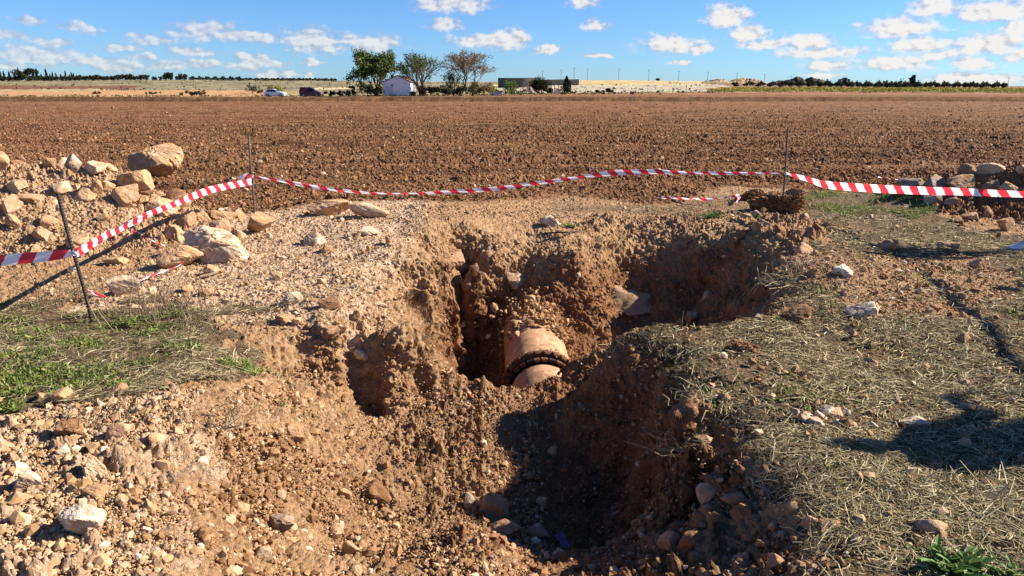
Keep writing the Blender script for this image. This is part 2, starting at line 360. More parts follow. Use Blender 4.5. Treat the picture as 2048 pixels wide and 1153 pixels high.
exec_order = []

# ------------------------------------------------------------------ materials
def mat(name, rough=0.9, spec=0.2):
    m = bpy.data.materials.new(name); m.use_nodes = True; t = N(m.node_tree)
    b = t.n['Principled BSDF']; b.inputs['Roughness'].default_value = rough; b.inputs['Specular IOR Level'].default_value = spec
    return m, t, b
def flat(name, c, rough=.7, spec=.3, metal=0, var=.12, scale=8, bump=0):
    m, t, b = mat(name, rough, spec); b.inputs['Metallic'].default_value = metal
    pos = t.new('ShaderNodeTexCoord').outputs['Object']
    n = t.noise(pos, scale, 5)
    lo = tuple(x * (1 - var * 2) for x in c); hi = tuple(min(1, x * (1 + var * 2)) for x in c)
    t.l.new(t.ramp(n, [(.25, lo), (.75, hi)]), b.inputs['Base Color'])
    if bump:
        bp = t.new('ShaderNodeBump', {'Strength': bump, 'Distance': .01, 'Height': n}); t.l.new(bp.outputs[0], b.inputs['Normal'])
    return m
def soil_material():
    m, t, b = mat('soil', .95, .12)
    pos = t.new('ShaderNodeNewGeometry').outputs['Position']
    cov = t.new('ShaderNodeAttribute', attribute_name='cover'); cs = t.new('ShaderNodeSeparateColor', {0: cov.outputs['Color']})
    straw, fld, pale, deep = cs.outputs[0], cs.outputs[1], cs.outputs[2], cov.outputs['Alpha']
    n1 = t.noise(pos, 1.3, 5, .6); n2 = t.noise(pos, 9, 6, .65); n3_ = t.noise(pos, 45, 6, .7)
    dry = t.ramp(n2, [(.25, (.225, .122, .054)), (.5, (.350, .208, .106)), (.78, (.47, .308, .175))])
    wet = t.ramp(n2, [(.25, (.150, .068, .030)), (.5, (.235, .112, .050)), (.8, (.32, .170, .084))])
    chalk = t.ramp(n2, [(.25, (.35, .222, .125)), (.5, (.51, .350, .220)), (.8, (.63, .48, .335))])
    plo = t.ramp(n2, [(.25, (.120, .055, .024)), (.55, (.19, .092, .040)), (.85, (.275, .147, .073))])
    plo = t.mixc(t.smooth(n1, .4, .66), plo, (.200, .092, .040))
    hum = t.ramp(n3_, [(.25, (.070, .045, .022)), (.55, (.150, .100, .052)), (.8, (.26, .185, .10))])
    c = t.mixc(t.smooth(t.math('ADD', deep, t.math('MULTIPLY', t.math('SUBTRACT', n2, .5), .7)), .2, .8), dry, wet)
    c = t.mixc(t.smooth(t.math('ADD', pale, t.math('MULTIPLY', t.math('SUBTRACT', n2, .5), .9)), .25, .85), c, chalk)
    c = t.mixc(fld, c, plo)
    c = t.mixc(t.smooth(t.math('ADD', straw, t.math('MULTIPLY', t.math('SUBTRACT', n2, .5), 1.0)), .3, .75), c, hum)
    # pale grit mixed in the soil
    vo = t.new('ShaderNodeTexVoronoi', {'Vector': pos, 'Scale': 55.0}); 
    gr = t.math('MULTIPLY', t.math('LESS_THAN', vo.outputs['Distance'], .30), t.math('GREATER_THAN', t.new('ShaderNodeSeparateColor', {0: vo.outputs['Color']}).outputs[0], .80))
    c = t.mixc(t.math('MULTIPLY', gr, .55), c, (.52, .40, .28))
    fleck = t.ramp(n3_, [(.3, (.72, .70, .68)), (.7, (1.18, 1.18, 1.18))])
    c = t.mixc(1.0, c, fleck, 'MULTIPLY')
    t.l.new(c, b.inputs['Base Color'])
    h = t.math('ADD', t.math('MULTIPLY', t.noise(pos, 38, 8, .72), 1.0), t.math('MULTIPLY', t.noise(pos, 140, 4, .7), .35))
    bp = t.new('ShaderNodeBump', {'Strength': .9, 'Distance': .03, 'Height': h}); t.l.new(bp.outputs[0], b.inputs['Normal'])
    return m
def island_mat(name, stops, rough=.95, spec=.1, grain=40, bump=.4, transl=0):
    """every little piece of a mass takes its own tone"""
    m, t, b = mat(name, rough, spec); g = t.new('ShaderNodeNewGeometry'); pos = g.outputs['Position']
    c = t.ramp(g.outputs['Random Per Island'], stops)
    n = t.noise(pos, grain, 5, .65)
    c = t.mixc(1.0, c, t.ramp(n, [(.25, (.7, .68, .66)), (.75, (1.2, 1.2, 1.2))]), 'MULTIPLY')
    t.l.new(c, b.inputs['Base Color'])
    if bump:
        bp = t.new('ShaderNodeBump', {'Strength': bump, 'Distance': .006, 'Height': n}); t.l.new(bp.outputs[0], b.inputs['Normal'])
    if transl:
        tr = t.new('ShaderNodeBsdfTranslucent', {'Color': c}); mx = t.new('ShaderNodeMixShader', {0: transl, 1: b.outputs[0], 2: tr.outputs[0]})
        t.l.new(mx.outputs[0], t.n['Material Output'].inputs[0])
    return m
def stone_material(name, a, bcol, ccol, dust=.5, s=1.0):
    m, t, b = mat(name, .92, .15)
    tc = t.new('ShaderNodeTexCoord').outputs['Object']; rnd = t.new('ShaderNodeObjectInfo').outputs['Random']
    pos = t.new('ShaderNodeNewGeometry').outputs['Position']
    w = t.vmath('ADD', pos, (0, 0, 0))
    n1 = t.noise(w, 7 * s, 6, .62, .6); n2 = t.noise(w, 26 * s, 6, .7); n3_ = t.noise(w, 90, 5, .7)
    c = t.ramp(n1, [(.30, a), (.48, bcol), (.70, ccol)])
    c = t.mixc(1.0, c, t.ramp(n2, [(.28, (.62, .58, .54)), (.5, (1, 1, 1)), (.75, (1.15, 1.13, 1.1))]), 'MULTIPLY')
    # soil clinging in patches
    c = t.mixc(t.math('MULTIPLY', t.smooth(t.noise(w, 11, 6, .68), .46, .58), min(1, dust * 1.5)), c, (.345, .205, .105))
    c = t.mixc(1.0, c, t.ramp(rnd, [(0, (.80, .76, .72)), (1, (1.12, 1.10, 1.08))]), 'MULTIPLY')
    t.l.new(c, b.inputs['Base Color'])
    h = t.math('ADD', t.math('MULTIPLY', n2, 1.0), t.math('MULTIPLY', n3_, .35))
    bp = t.new('ShaderNodeBump', {'Strength': .8, 'Distance': .02, 'Height': h}); t.l.new(bp.outputs[0], b.inputs['Normal'])
    return m
M = {}
M['soil'] = soil_material()
M['tan'] = stone_material('tan_stone', (.32, .175, .085), (.45, .28, .155), (.55, .385, .24))
M['orange'] = stone_material('orange_stone', (.34, .185, .085), (.46, .285, .155), (.58, .43, .285), .45)
M['cream'] = stone_material('cream_stone', (.40, .265, .15), (.54, .40, .265), (.66, .54, .40), .4)
M['white'] = stone_material('white_stone', (.42, .30, .20), (.60, .49, .37), (.74, .66, .54), .4)
M['grey'] = stone_material('grey_stone', (.14, .105, .085), (.28, .22, .17), (.48, .40, .32), .35)
M['clod'] = stone_material('clod_soil', (.15, .07, .032), (.22, .11, .052), (.31, .175, .09), .6, 2)
M['pink'] = stone_material('pink_stone', (.29, .155, .085), (.40, .24, .15), (.52, .36, .25), .5)
M['concrete'] = stone_material('old_concrete', (.20, .12, .07), (.30, .20, .125), (.40, .29, .19), .6)
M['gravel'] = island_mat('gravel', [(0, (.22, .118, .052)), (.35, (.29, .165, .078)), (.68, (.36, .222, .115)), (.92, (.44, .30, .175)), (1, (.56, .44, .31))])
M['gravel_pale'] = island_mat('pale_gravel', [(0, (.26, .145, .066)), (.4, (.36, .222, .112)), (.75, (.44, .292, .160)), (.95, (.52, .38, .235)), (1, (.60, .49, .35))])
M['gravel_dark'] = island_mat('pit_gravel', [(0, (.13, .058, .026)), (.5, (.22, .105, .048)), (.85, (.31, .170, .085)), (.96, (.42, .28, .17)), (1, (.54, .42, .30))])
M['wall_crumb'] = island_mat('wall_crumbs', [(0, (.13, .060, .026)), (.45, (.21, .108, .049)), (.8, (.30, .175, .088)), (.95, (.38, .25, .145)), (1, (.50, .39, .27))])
M['field_clod'] = island_mat('field_clods', [(0, (.125, .060, .027)), (.45, (.20, .100, .046)), (.8, (.28, .148, .073)), (.95, (.33, .195, .105)), (1, (.50, .36, .23))], grain=18)
M['straw'] = island_mat('straw', [(0, (.05, .035, .017)), (.3, (.15, .110, .052)), (.6, (.30, .235, .12)), (.85, (.48, .39, .215)), (1, (.66, .57, .36))], .8, .2, 60, 0, .15)
M['straw_pale'] = island_mat('pale_straw', [(0, (.40, .31, .16)), (.6, (.60, .49, .28)), (1, (.72, .62, .40))], .75, .25, 60, 0, .2)
M['twig'] = island_mat('dry_twigs', [(0, (.08, .05, .028)), (.6, (.20, .14, .08)), (1, (.36, .27, .16))], .85, .15, 60, 0)
M['grass'] = island_mat('green_weeds', [(0, (.065, .10, .018)), (.5, (.13, .18, .032)), (.85, (.21, .25, .055)), (1, (.32, .30, .10))], .7, .25, 30, 0, .3)
M['leafy'] = island_mat('fresh_leaves', [(0, (.06, .125, .02)), (.5, (.10, .19, .03)), (1, (.17, .27, .05))], .6, .3, 20, 0, .35)
M['rebar'] = flat('rusty_steel_bar', (.055, .042, .036), .6, .4, .6, .3, 60, .3)
M['rebar_pale'] = flat('grey_steel_bar', (.11, .095, .085), .55, .4, .6, .2, 60, .2)
M['pipe'] = flat('clay_coloured_pipe', (.41, .225, .12), .85, .25, 0, .10, 9, .15)
def muddy(m):
    t = N(m.node_tree); b = t.n['Principled BSDF']; src = b.inputs['Base Color'].links[0].from_socket; w = t.new('ShaderNodeNewGeometry').outputs['Position']
    c = t.mixc(t.math('MULTIPLY', t.smooth(t.noise(w, 6, 7, .7, .8), .46, .60), .75), src, (.22, .105, .048)); c = t.mixc(t.math('MULTIPLY', t.smooth(t.noise(t.vmath('MULTIPLY', w, (30, 5, 9)), 1, 5, .7), .52, .62), .5), c, (.52, .36, .23))
    t.l.new(c, b.inputs['Base Color'])
muddy(M['pipe'])
M['rust'] = flat('rusty_iron', (.14, .058, .028), .9, .2, .2, .4, 45, .8)
M['rubber'] = flat('black_rubber', (.012, .011, .011), .7, .3)
M['plaster'] = flat('whitewashed_plaster', (.74, .71, .68), .9, .2, 0, .06, 1.2)
M['tile'] = flat('weathered_tile', (.22, .14, .10), .9, .2, 0, .3, 3)
M['wood'] = flat('old_wood', (.20, .13, .08), .9, .2, 0, .2, 5)
M['bark'] = flat('grey_bark', (.17, .13, .10), .95, .1, 0, .25, 3)
M['dark_bark'] = flat('dark_bark', (.09, .065, .045), .95, .1, 0, .25, 3)
M['block'] = flat('grey_blockwork', (.105, .092, .080), .95, .15, 0, .22, .5)
M['block_pale'] = flat('pale_blockwork', (.21, .175, .155), .95, .15, 0, .1, .4)
M['pole'] = flat('weathered_pole', (.16, .13, .10), .9, .2, 0, .2, 2)
M['car_white'] = flat('white_car_paint', (.80, .81, .83), .25, .5, 0, .01)
M['car_red'] = flat('maroon_car_paint', (.085, .008, .014), .25, .5, 0, .03)
M['glass'] = flat('dark_car_glass', (.02, .025, .03), .08, .6, 0, .0)
M['tyre'] = flat('tyre_rubber', (.015, .015, .016), .85, .2)
M['alloy'] = flat('wheel_metal', (.45, .45, .46), .4, .5, .6, .05)
M['lamp'] = flat('clear_lamp_lens', (.75, .75, .72), .15, .6)
M['red_lens'] = flat('red_lamp_lens', (.35, .02, .02), .2, .5)
M['plastic'] = flat('black_plastic', (.03, .03, .032), .6, .3)
M['denim'] = flat('blue_denim', (.035, .055, .14), .9, .15, 0, .25, 30, .2)
M['cloth_dark'] = flat('dark_cloth', (.035, .036, .045), .9, .15, 0, .2, 20, .2)
M['cloth_red'] = flat('wine_red_cloth', (.16, .03, .035), .9, .15, 0, .2, 20, .2)
M['skin'] = flat('skin', (.50, .30, .21), .6, .35, 0, .05, 8)
M['hair'] = flat('dark_hair', (.035, .022, .015), .6, .3, 0, .3, 40)
M['shoe'] = flat('white_trainer', (.66, .68, .74), .6, .35, 0, .04, 20)
M['shoe_grey'] = flat('grey_suede', (.30, .30, .33), .85, .2, 0, .08, 40)
M['sole'] = flat('off_white_rubber', (.55, .52, .50), .7, .3, 0, .06, 20)
M['litter'] = flat('purple_wrapper', (.33, .22, .45), .4, .5, 0, .25, 30)
def tape_material():
    m, t, b = mat('barrier_tape', .28, .6)
    uv = t.new('ShaderNodeUVMap').outputs[0]; s = t.new('ShaderNodeSeparateXYZ', {0: uv})
    k = t.math('FRACT', t.math('ADD', t.math('DIVIDE', s.outputs[0], .21), t.math('MULTIPLY', s.outputs[1], .28)))
    c = t.mixc(t.math('GREATER_THAN', k, .5), (.82, .81, .82), (.64, .035, .05))
    t.l.new(c, b.inputs['Base Color'])
    n = t.new('ShaderNodeTexNoise', {'Vector': t.vmath('MULTIPLY', uv, (2.5, 14, 1)), 'Scale': 1.0, 'Detail': 3.0}).outputs['Fac']
    bp = t.new('ShaderNodeBump', {'Strength': .5, 'Distance': .01, 'Height': n}); t.l.new(bp.outputs[0], b.inputs['Normal'])
    tr = t.new('ShaderNodeBsdfTranslucent', {'Color': c}); mx = t.new('ShaderNodeMixShader', {0: .5, 1: b.outputs[0], 2: tr.outputs[0]})
    t.l.new(mx.outputs[0], t.n['Material Output'].inputs[0])
    return m
M['tape'] = tape_material()

# ------------------------------------------------------------------ the ground with the excavation
def far_height(px, dist):
    PR = {-1500: [(100,194.7),(140,195),(200,186),(330,173),(450,163),(700,161),(3000,165)], 0: [(100,194.7),(140,195.5),(200,186.5),(260,180),(330,172.5),(450,163),(700,161),(3000,165)],
      300: [(100,194.7),(145,194.5),(200,187),(260,181),(330,171),(450,161.5),(700,161),(3000,165)], 600: [(100,194.7),(145,194.5),(180,190),(260,183),(400,165.5),(500,161.5),(3000,168)],
      800: [(100,194.7),(150,193.5),(250,183),(400,167),(500,165),(3000,170)], 1000: [(100,194.7),(150,192.5),(190,187),(260,181),(400,168),(500,165),(3000,170)],
      1200: [(100,194.7),(150,191.5),(200,186.5),(230,184),(330,172),(450,162.5),(600,162),(3000,168)], 1400: [(100,194.7),(150,191),(210,185),(240,183),(350,171),(450,163.5),(3000,170)],
      1600: [(100,194.7),(150,190.5),(200,184.5),(300,178),(400,172),(500,169.5),(3000,172)], 1800: [(100,194.7),(150,190.5),(200,185.5),(300,178),(400,176),(500,174),(3000,172)],
      2048: [(100,194.7),(150,190.5),(200,186.5),(300,179.5),(400,177),(500,176),(3000,172.5)], 3600: [(100,194.7),(150,190.5),(200,186.5),(300,179.5),(400,177),(500,176),(3000,172.5)]}
    ks = sorted(PR); ld = np.log(np.maximum(dist, 50))
    tab = np.stack([np.interp(ld.ravel(), np.log([a for a, _ in PR[k]]), [b for _, b in PR[k]]) for k in ks])
    pxr = np.clip(px.ravel(), ks[0], ks[-1] - 1); i = np.searchsorted(ks, pxr, side='right') - 1
    k0 = np.array(ks)[i]; k1 = np.array(ks)[i + 1]; f = (pxr - k0) / (k1 - k0); f = f * f * (3 - 2 * f); ar = np.arange(len(pxr))
    return (tab[i, ar] * (1 - f) + tab[i + 1, ar] * f).reshape(px.shape)
def ZF(x, y):
    """far land: level to about 100 m, then gently rising"""
    x = np.asarray(x, float); y = np.asarray(y, float); px = 1024 + FPX * x / (y * CT + H * ST)
    py = far_height(px, np.maximum(y, 1)); v = (576.5 - py) / FPX
    z = H + y * (v * CT - ST) / (CT + v * ST)
    return np.where(y < 100, 0, z)
def zf(x, y): return float(ZF(np.array([x]), np.array([y]))[0])

def columns(n, a0, a1): 
    inner = np.linspace(-R(38.5), R(38.5), n); d = np.cumsum(np.geomspace(inner[1] - inner[0], R(2.5), 46))
    d = d[d < R(46)]
    return np.concatenate([-(R(38.5) + d)[::-1], inner, R(38.5) + d])
def near_ground():
    az = columns(1600, 0, 0); nr = 1350; r = np.geomspace(.85, 13.6, 3400)
    sa, ca = np.sin(az)[:, None], np.cos(az)[:, None]
    z = Z0(sa * r, ca * r)
    # rows spaced evenly over the surface as seen at its distance, so steep walls get enough of them
    dr = np.diff(r)[None, :]; dz = np.diff(z, axis=1); rm = r[1:][None, :]
    view = np.hypot(dz * (rm / np.hypot(rm, H)) , dr * (H / np.hypot(rm, H))) / np.hypot(rm, H) + .22 * np.hypot(dr, dz) / rm
    s = np.concatenate([np.zeros((len(az), 1)), np.cumsum(view, 1)], 1)
    rr = np.empty((len(az), nr))
    for i in range(len(az)): rr[i] = np.interp(np.linspace(0, s[i, -1], nr), s[i], r)
    k = np.ones(9) / 9; pad = np.pad(rr, ((4, 4), (0, 0)), mode='edge')
    rr = sum(pad[i:i + len(az)] for i in range(9)) / 9
    x, y = sa * rr, ca * rr; z = Z0(x, y); n = NRM(x, y)
    steep = np.clip((.86 - n[..., 2]) / .4, 0, 1)
    fld = np.clip((y + .35 * fbm(x / .5, y / .5, 3, 3) - field_edge(x)) / .5 + .5, 0, 1)
    hl = inpoly(x, y, HEAP_L) | inpoly(x, y, HEAP_R) | inpoly(x, y, BERM) | inpoly(x, y, RIM_R); nl = zone(x, y, NEAR_L); pit = inpoly(x, y, PITS)
    st = np.maximum(zone(x, y, STRAW_R), np.maximum(zone(x, y, STRAW_L, .3), zone(x, y, STRAW_B) * .55)).astype(float)
    st = np.where(zone(x, y, BARE_R), st * .35, st) * (1 - steep) * (1 - fld) * np.clip((z + .16) / .08, 0, 1)
    amp = np.where(hl, 1.35, np.where(nl, .95, np.where(pit, .9, .42))) * (1 - .6 * st)
    sand = np.exp(-(((x + .82) / .24) ** 2 + ((y - 4.02) / .15) ** 2)); amp = amp * (1 - .85 * np.clip(sand * 1.5, 0, 1))
    patch = .2 + 1.4 * vnoise(x / .30, y / .30, 77) ** 1.3
    d = amp * ((.055 * clods(x / .15, y / .15, 11, .30) + .056 * clods(x / .07, y / .07, 21, .6)) * patch + .040 * clods(x / .034, y / .034, 41, .75) + .034 * fbm(x / .07, y / .07, 51, 5, .62))
    p3 = np.stack([x, y, z], -1).reshape(-1, 3); w3 = np.clip((.955 - n[..., 2]) / .13, 0, 1).ravel(); k3 = w3 > 0; q = p3[k3]
    d3 = np.zeros(len(p3)); pt = .15 + 1.5 * vn3(q / .26, 78) ** 1.3
    d3[k3] = 1.05 * (-.055 * clods3(q / .14, 171, .22) - .03 * clods3(q / .07, 175, .2) + (.070 * clods3(q / .16, 111, .40) + .050 * clods3(q / .07, 121, .6)) * pt + .030 * clods3(q / .035, 131, .75) + .075 * fbm3(q / np.array([.30, .30, .22]), 141, 4, .55) + .022 * fbm3(q / .045, 151, 3, .6))
    w3 = w3.reshape(x.shape); d = d * (1 - w3) + d3.reshape(x.shape) * w3
    fx, fy = x, y
    df = .055 * clods(fx / .15, fy / .15, 71, .30) + .048 * clods(fx / .07, fy / .07, 75, .6) + .030 * fbm(fx / .10, fy / .10, 79, 4, .62)
    d = d * (1 - fld) + df * fld
    P = np.stack([x, y, z], -1) + n * d[..., None]
    deep = np.clip(-(z + .12) / .55, 0, 1); sunlit_side = np.clip(1 - (x + .15) / .7, 0, 1)  # moist tone by depth, painted paler on the sunlit side of the pit
    deep = np.where(pit, np.maximum(deep * (1 - .62 * sunlit_side), steep * .65 * (1 - .4 * sunlit_side)), .10)
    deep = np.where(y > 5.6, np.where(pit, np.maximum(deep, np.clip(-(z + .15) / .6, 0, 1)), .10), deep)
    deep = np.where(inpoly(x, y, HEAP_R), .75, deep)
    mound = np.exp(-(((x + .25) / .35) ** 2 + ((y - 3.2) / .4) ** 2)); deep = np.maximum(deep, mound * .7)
    pale = np.where(nl, .62, 0) + np.where(inpoly(x, y, HEAP_L), .45, 0) + np.clip((-.75 - x) / .5, 0, 1) * np.clip((y - 4.9) / .4, 0, 1) * .75 * (1 - deep) * (x > -3.6)
    pale = np.clip(pale + sand * .4, 0, 1) * (1 - fld)
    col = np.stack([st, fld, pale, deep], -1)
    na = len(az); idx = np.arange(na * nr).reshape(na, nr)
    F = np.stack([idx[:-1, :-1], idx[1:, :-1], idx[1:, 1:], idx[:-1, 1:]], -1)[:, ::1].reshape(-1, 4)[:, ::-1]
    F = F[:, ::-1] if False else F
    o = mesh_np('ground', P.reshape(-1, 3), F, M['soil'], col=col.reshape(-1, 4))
    tag(o, 'trampled reddish soil bank around the open excavation', 'ground', kind='structure')
    return P[:, -1]
edge = near_ground()

def ploughed_field():
    az = columns(1600, 0, 0)
    r = np.concatenate([[13.6], 13.6 + np.cumsum(np.concatenate([np.full(280, .075), np.linspace(.075, .28, 170), np.linspace(.28, .9, 172)]))])
    r = r[r < 152]; sa, ca = np.sin(az)[:, None], np.cos(az)[:, None]
    sm = np.clip((r - 16) / 50, 0, 1); sm = sm * sm * (3 - 2 * sm); k = 1 - sm + sm / np.maximum(ca, .25)   # rows turn from arcs into straight lines further out
    x, y = sa * r * k, ca * r * k
    z = ZF(x, y); fade = np.clip((70 - r) / 40, 0, 1)
    furrow = np.sin((y + .02 * x + .5 * fbm(x / 6, y / 6, 91, 2)) / .62 * 2 * math.pi) * .045 + .08 * fbm(x / 7, y / .9, 95, 4)
    bands = clods(x / 1.3, y / .5, 97, .12) * .12
    d = .055 * clods(x / .15, y / .15, 71, .30) + .048 * clods(x / .07, y / .07, 75, .6) + .030 * fbm(x / .10, y / .10, 79, 4, .62)
    z = z + (d * (.55 + .9 * vnoise(x / 9, y / .75, 88)) * (.10 + .90 * fade) + (1 - fade) * .07 * fbm(x / .9, y / 1.1, 85, 3, .6) + furrow * (.5 + .5 * fade) + bands * (.3 + .7 * fade)) * np.clip((r - 13.4) / .6, 0, 1)
    grass = np.clip(inpoly(x, y, GREEN_R) * 1.0, 0, 1)
    P = np.stack([x, y, z], -1); P[:, 0] = edge
    col = np.zeros(P.shape[:2] + (4,)); col[..., 1] = np.clip((y + .35 * fbm(x / .5, y / .5, 3, 3) - field_edge(x)) / .5 + .5, 0, 1); col[..., 3] = .1
    na, nr = x.shape; idx = np.arange(na * nr).reshape(na, nr)
    F = np.stack([idx[:-1, :-1], idx[1:, :-1], idx[1:, 1:], idx[:-1, 1:]], -1).reshape(-1, 4)[:, ::-1]
    o = mesh_np('ploughed_field', P.reshape(-1, 3), F, M['field'], col=col.reshape(-1, 4))
    tag(o, 'wide freshly ploughed red brown field', 'field', kind='structure')
def field_material():
    m, t, b = mat('ploughed_soil', .95, .1)
    pos = t.new('ShaderNodeNewGeometry').outputs['Position']
    n1 = t.noise(t.vmath('MULTIPLY', pos, (.05, .16, 0)), 1.0, 5, .6); n2 = t.noise(pos, 3.2, 7, .72); n3_ = t.noise(t.vmath('MULTIPLY', pos, (.35, 1.3, 0)), 1.0, 6, .7)
    c = t.ramp(n2, [(.28, (.122, .057, .025)), (.5, (.195, .096, .043)), (.75, (.28, .152, .077))])
    c = t.mixc(t.math('MULTIPLY', t.smooth(n1, .38, .68), .55), c, (.185, .080, .031))
    fr = t.noise(t.vmath('MULTIPLY', pos, (.025, 1.5, 0)), 1.0, 4, .65); c = t.mixc(1.0, c, t.ramp(fr, [(.34, (.50, .47, .44)), (.47, (.95, .95, .95)), (.66, (1.18, 1.15, 1.10))]), 'MULTIPLY')  # furrow shade drawn into the colour as dark bands
    c = t.mixc(t.math('MULTIPLY', t.smooth(n3_, .56, .70), .45), c, (.33, .20, .105))
    c = t.mixc(t.math('MULTIPLY', t.smooth(n3_, .48, .34), .75), c, (.075, .030, .012))  # dark streaks painted for the shadows clods cast on each other
    n4 = t.noise(t.vmath('MULTIPLY', pos, (.9, 1.1, 0)), 1.0, 8, .8); c = t.mixc(1.0, c, t.ramp(n4, [(.36, (.55, .53, .50)), (.5, (.92, .92, .92)), (.66, (1.25, 1.22, 1.18))]), 'MULTIPLY')  # bright and dark speckle in the colour stands in for clod shading
    vo = t.new('ShaderNodeTexVoronoi', {'Vector': pos, 'Scale': 5.0})
    gr = t.math('MULTIPLY', t.math('LESS_THAN', vo.outputs['Distance'], .22), t.math('GREATER_THAN', t.new('ShaderNodeSeparateColor', {0: vo.outputs['Color']}).outputs[0], .90))
    c = t.mixc(t.math('MULTIPLY', gr, .7), c, (.55, .43, .30))
    t.l.new(c, b.inputs['Base Color'])
    h = t.noise(pos, 5, 8, .75)
    bp = t.new('ShaderNodeBump', {'Strength': .9, 'Distance': .08, 'Height': h}); t.l.new(bp.outputs[0], b.inputs['Normal'])
    return m
M['field'] = field_material()
ploughed_field()

def far_land():
    xs = np.concatenate([np.linspace(-1.9, -.80, 40), np.linspace(-.78, .78, 520), np.linspace(.80, 1.9, 40)])
    ys = np.concatenate([np.linspace(138, 260, 150), np.geomspace(262, 720, 130), np.geomspace(740, 9000, 40)])
    x = xs[None, :] * ys[:, None]; y = np.repeat(ys[:, None], len(xs), 1)
    z = ZF(x, y) - .5 * (y < 147); px, py = proj(x, y, z)
    j = fbm(px / 90, y / 40, 301, 4); py_ = py + j * 1.6; px_ = px + 60 * fbm(y / 30, px / 200, 305, 3)
    lump = fbm(x / 6, y / 6, 311, 4) * .35 + clods(x / 2.2, y / 2.2, 315, .35) * .35
    z = z + lump * np.clip((y - 150) / 30, 0, 1) * np.clip(y / 300, .4, 2.0)
    n = fbm(x / 4, y / 9, 321, 4)[..., None]; nb = fbm(x / 25, y / 25, 325, 3)[..., None]
    def c(r, g, b): return np.array([r, g, b])
    scrub = c(.185, .155, .085) * (1 + .55 * n) + c(.03, .02, .0) * nb
    ochre = c(.36, .20, .095) * (1 + .22 * n); verge = c(.34, .26, .13) * (1 + .4 * n); dark = c(.15, .070, .038) * (1 + .3 * n)
    red = c(.215, .098, .042) * (1 + .35 * n); dry = c(.40, .30, .15) * (1 + .35 * n); palegrass = c(.33, .29, .20) * (1 + .35 * n); vine = c(.20, .115, .055) * (1 + .3 * n)
    W3 = lambda m: m[..., None]
    k = scrub
    k = np.where(W3((px_ < 560) & (py_ > 181.5)), ochre, k)
    k = np.where(W3((px_ < 245) & (py_ > 171.5) & (py_ < 180.5)), dark, k)
    k = np.where(W3((px_ < 200) & (py_ > 179.2) & (py_ < 183.5)), verge * .9, k)
    k = np.where(W3((px_ >= 540) & (px_ < 1000) & (py_ > 183) & (py_ < 192)), verge * .8, k)
    k = np.where(W3((px_ > 630) & (px_ < 720) & (py_ > 176) & (py_ < 180)), c(.45, .34, .2) * (1 + .2 * n), k)
    k = np.where(W3((px_ > 1010) & (px_ < 1520) & (py_ < 172)), dry, k)
    k = np.where(W3((px_ > 985) & (px_ < 1480) & (py_ > 171.5)), palegrass, k)
    k = np.where(W3((px_ > 1440)), vine, k); k = np.where(W3((px_ > 1440) & (px_ < 2600) & (py_ < 170.5)), c(.16, .13, .07) * (1 + .4 * n), k)
    edge_y = np.interp(px, [0, 900, 1000, 1200, 1420, 2048], [142, 150, 165, 192, 195, 185])
    k = np.where(W3(y < edge_y + 2.5 * j), red, np.where(W3(y < edge_y + 5 + 4 * j), verge, k))
    col = np.concatenate([k, np.ones(k.shape[:2] + (1,))], -1)
    nr, nc = x.shape; idx = np.arange(nr * nc).reshape(nr, nc)
    F = np.stack([idx[:-1, :-1], idx[:-1, 1:], idx[1:, 1:], idx[1:, :-1]], -1).reshape(-1, 4)
    m, t, b = mat('far_land', .95, .1); a = t.new('ShaderNodeAttribute', attribute_name='cover').outputs['Color']
    pos = t.new('ShaderNodeNewGeometry').outputs['Position']; nn = t.noise(pos, .9, 6, .7)
    t.l.new(t.mixc(1, a, t.ramp(nn, [(.3, (.6, .6, .58)), (.7, (1.35, 1.33, 1.3))]), 'MULTIPLY'), b.inputs['Base Color'])
    tag(mesh_np('terrain', np.stack([x, y, z], -1).reshape(-1, 3), F, m, smooth=True, col=col.reshape(-1, 4)), 'gently rising fields and scrub beyond the ploughed field', 'terrain', kind='structure')
far_land()

# ------------------------------------------------------------------ loose masses on the ground: gravel, field clods, straw, weeds
rng = np.random.default_rng(11)
CHIP = [rock_vf(900 + k, 1, 9, 30, .12, .45) for k in range(10)]
PEB = [rock_vf(950 + k, 2, 9, 22, .10, .55) for k in range(8)]
def cloud_pts(n, x0, x1, y0, y1, keep):
    """points spread about evenly as seen from the path: denser near, thinner far"""
    out = []
    while sum(len(a) for a in out) < n:
        y = y0 * (y1 / y0) ** rng.random(n * 2); x = rng.uniform(x0, x1, n * 2) * y
        k = keep(x, y); out.append(np.stack([x, y], 1)[k])
    return np.concatenate(out)[:n]
def put(xy, size, sink=.25):
    x, y = xy[:, 0], xy[:, 1]; n = NRM(x, y); p = np.stack([x, y, Z0(x, y)], 1); return p + n * (size * (.5 - sink))[:, None] + n * .012
def sizes(n, lo, hi, a=2.2): return lo * (1 - rng.random(n) * (1 - (hi / lo) ** -a)) ** (-1 / a)
def scl3(s): return s[:, None] * .5 * rng.uniform(.6, 1.25, (len(s), 3)) * np.array([1, 1, .8])
lump = lambda x, y, sc, th: fbm(x / sc, y / sc, 123, 3) > th
xy = cloud_pts(30000, -1.1, .3, 2.0, 10.3, lambda x, y: (((zone(x, y, NEAR_L) | inpoly(x, y, HEAP_L)) | ((x < -.9) & (x > -4.2) & (y > 5) & (rng.random(len(x)) < .55))) & ~zone(x, y, STRAW_L) & (y < field_edge(x) - .2) & ~inpoly(x, y, PITS)))
s = sizes(len(xy), .008, .07, 2.5); tag(scatter('rubble', CHIP + PEB[:0], put(xy, s, .38), scl3(s), rng, M['gravel_pale']), 'small pale limestone rubble strewn over the left bank and heap', 'rubble', kind='stuff')
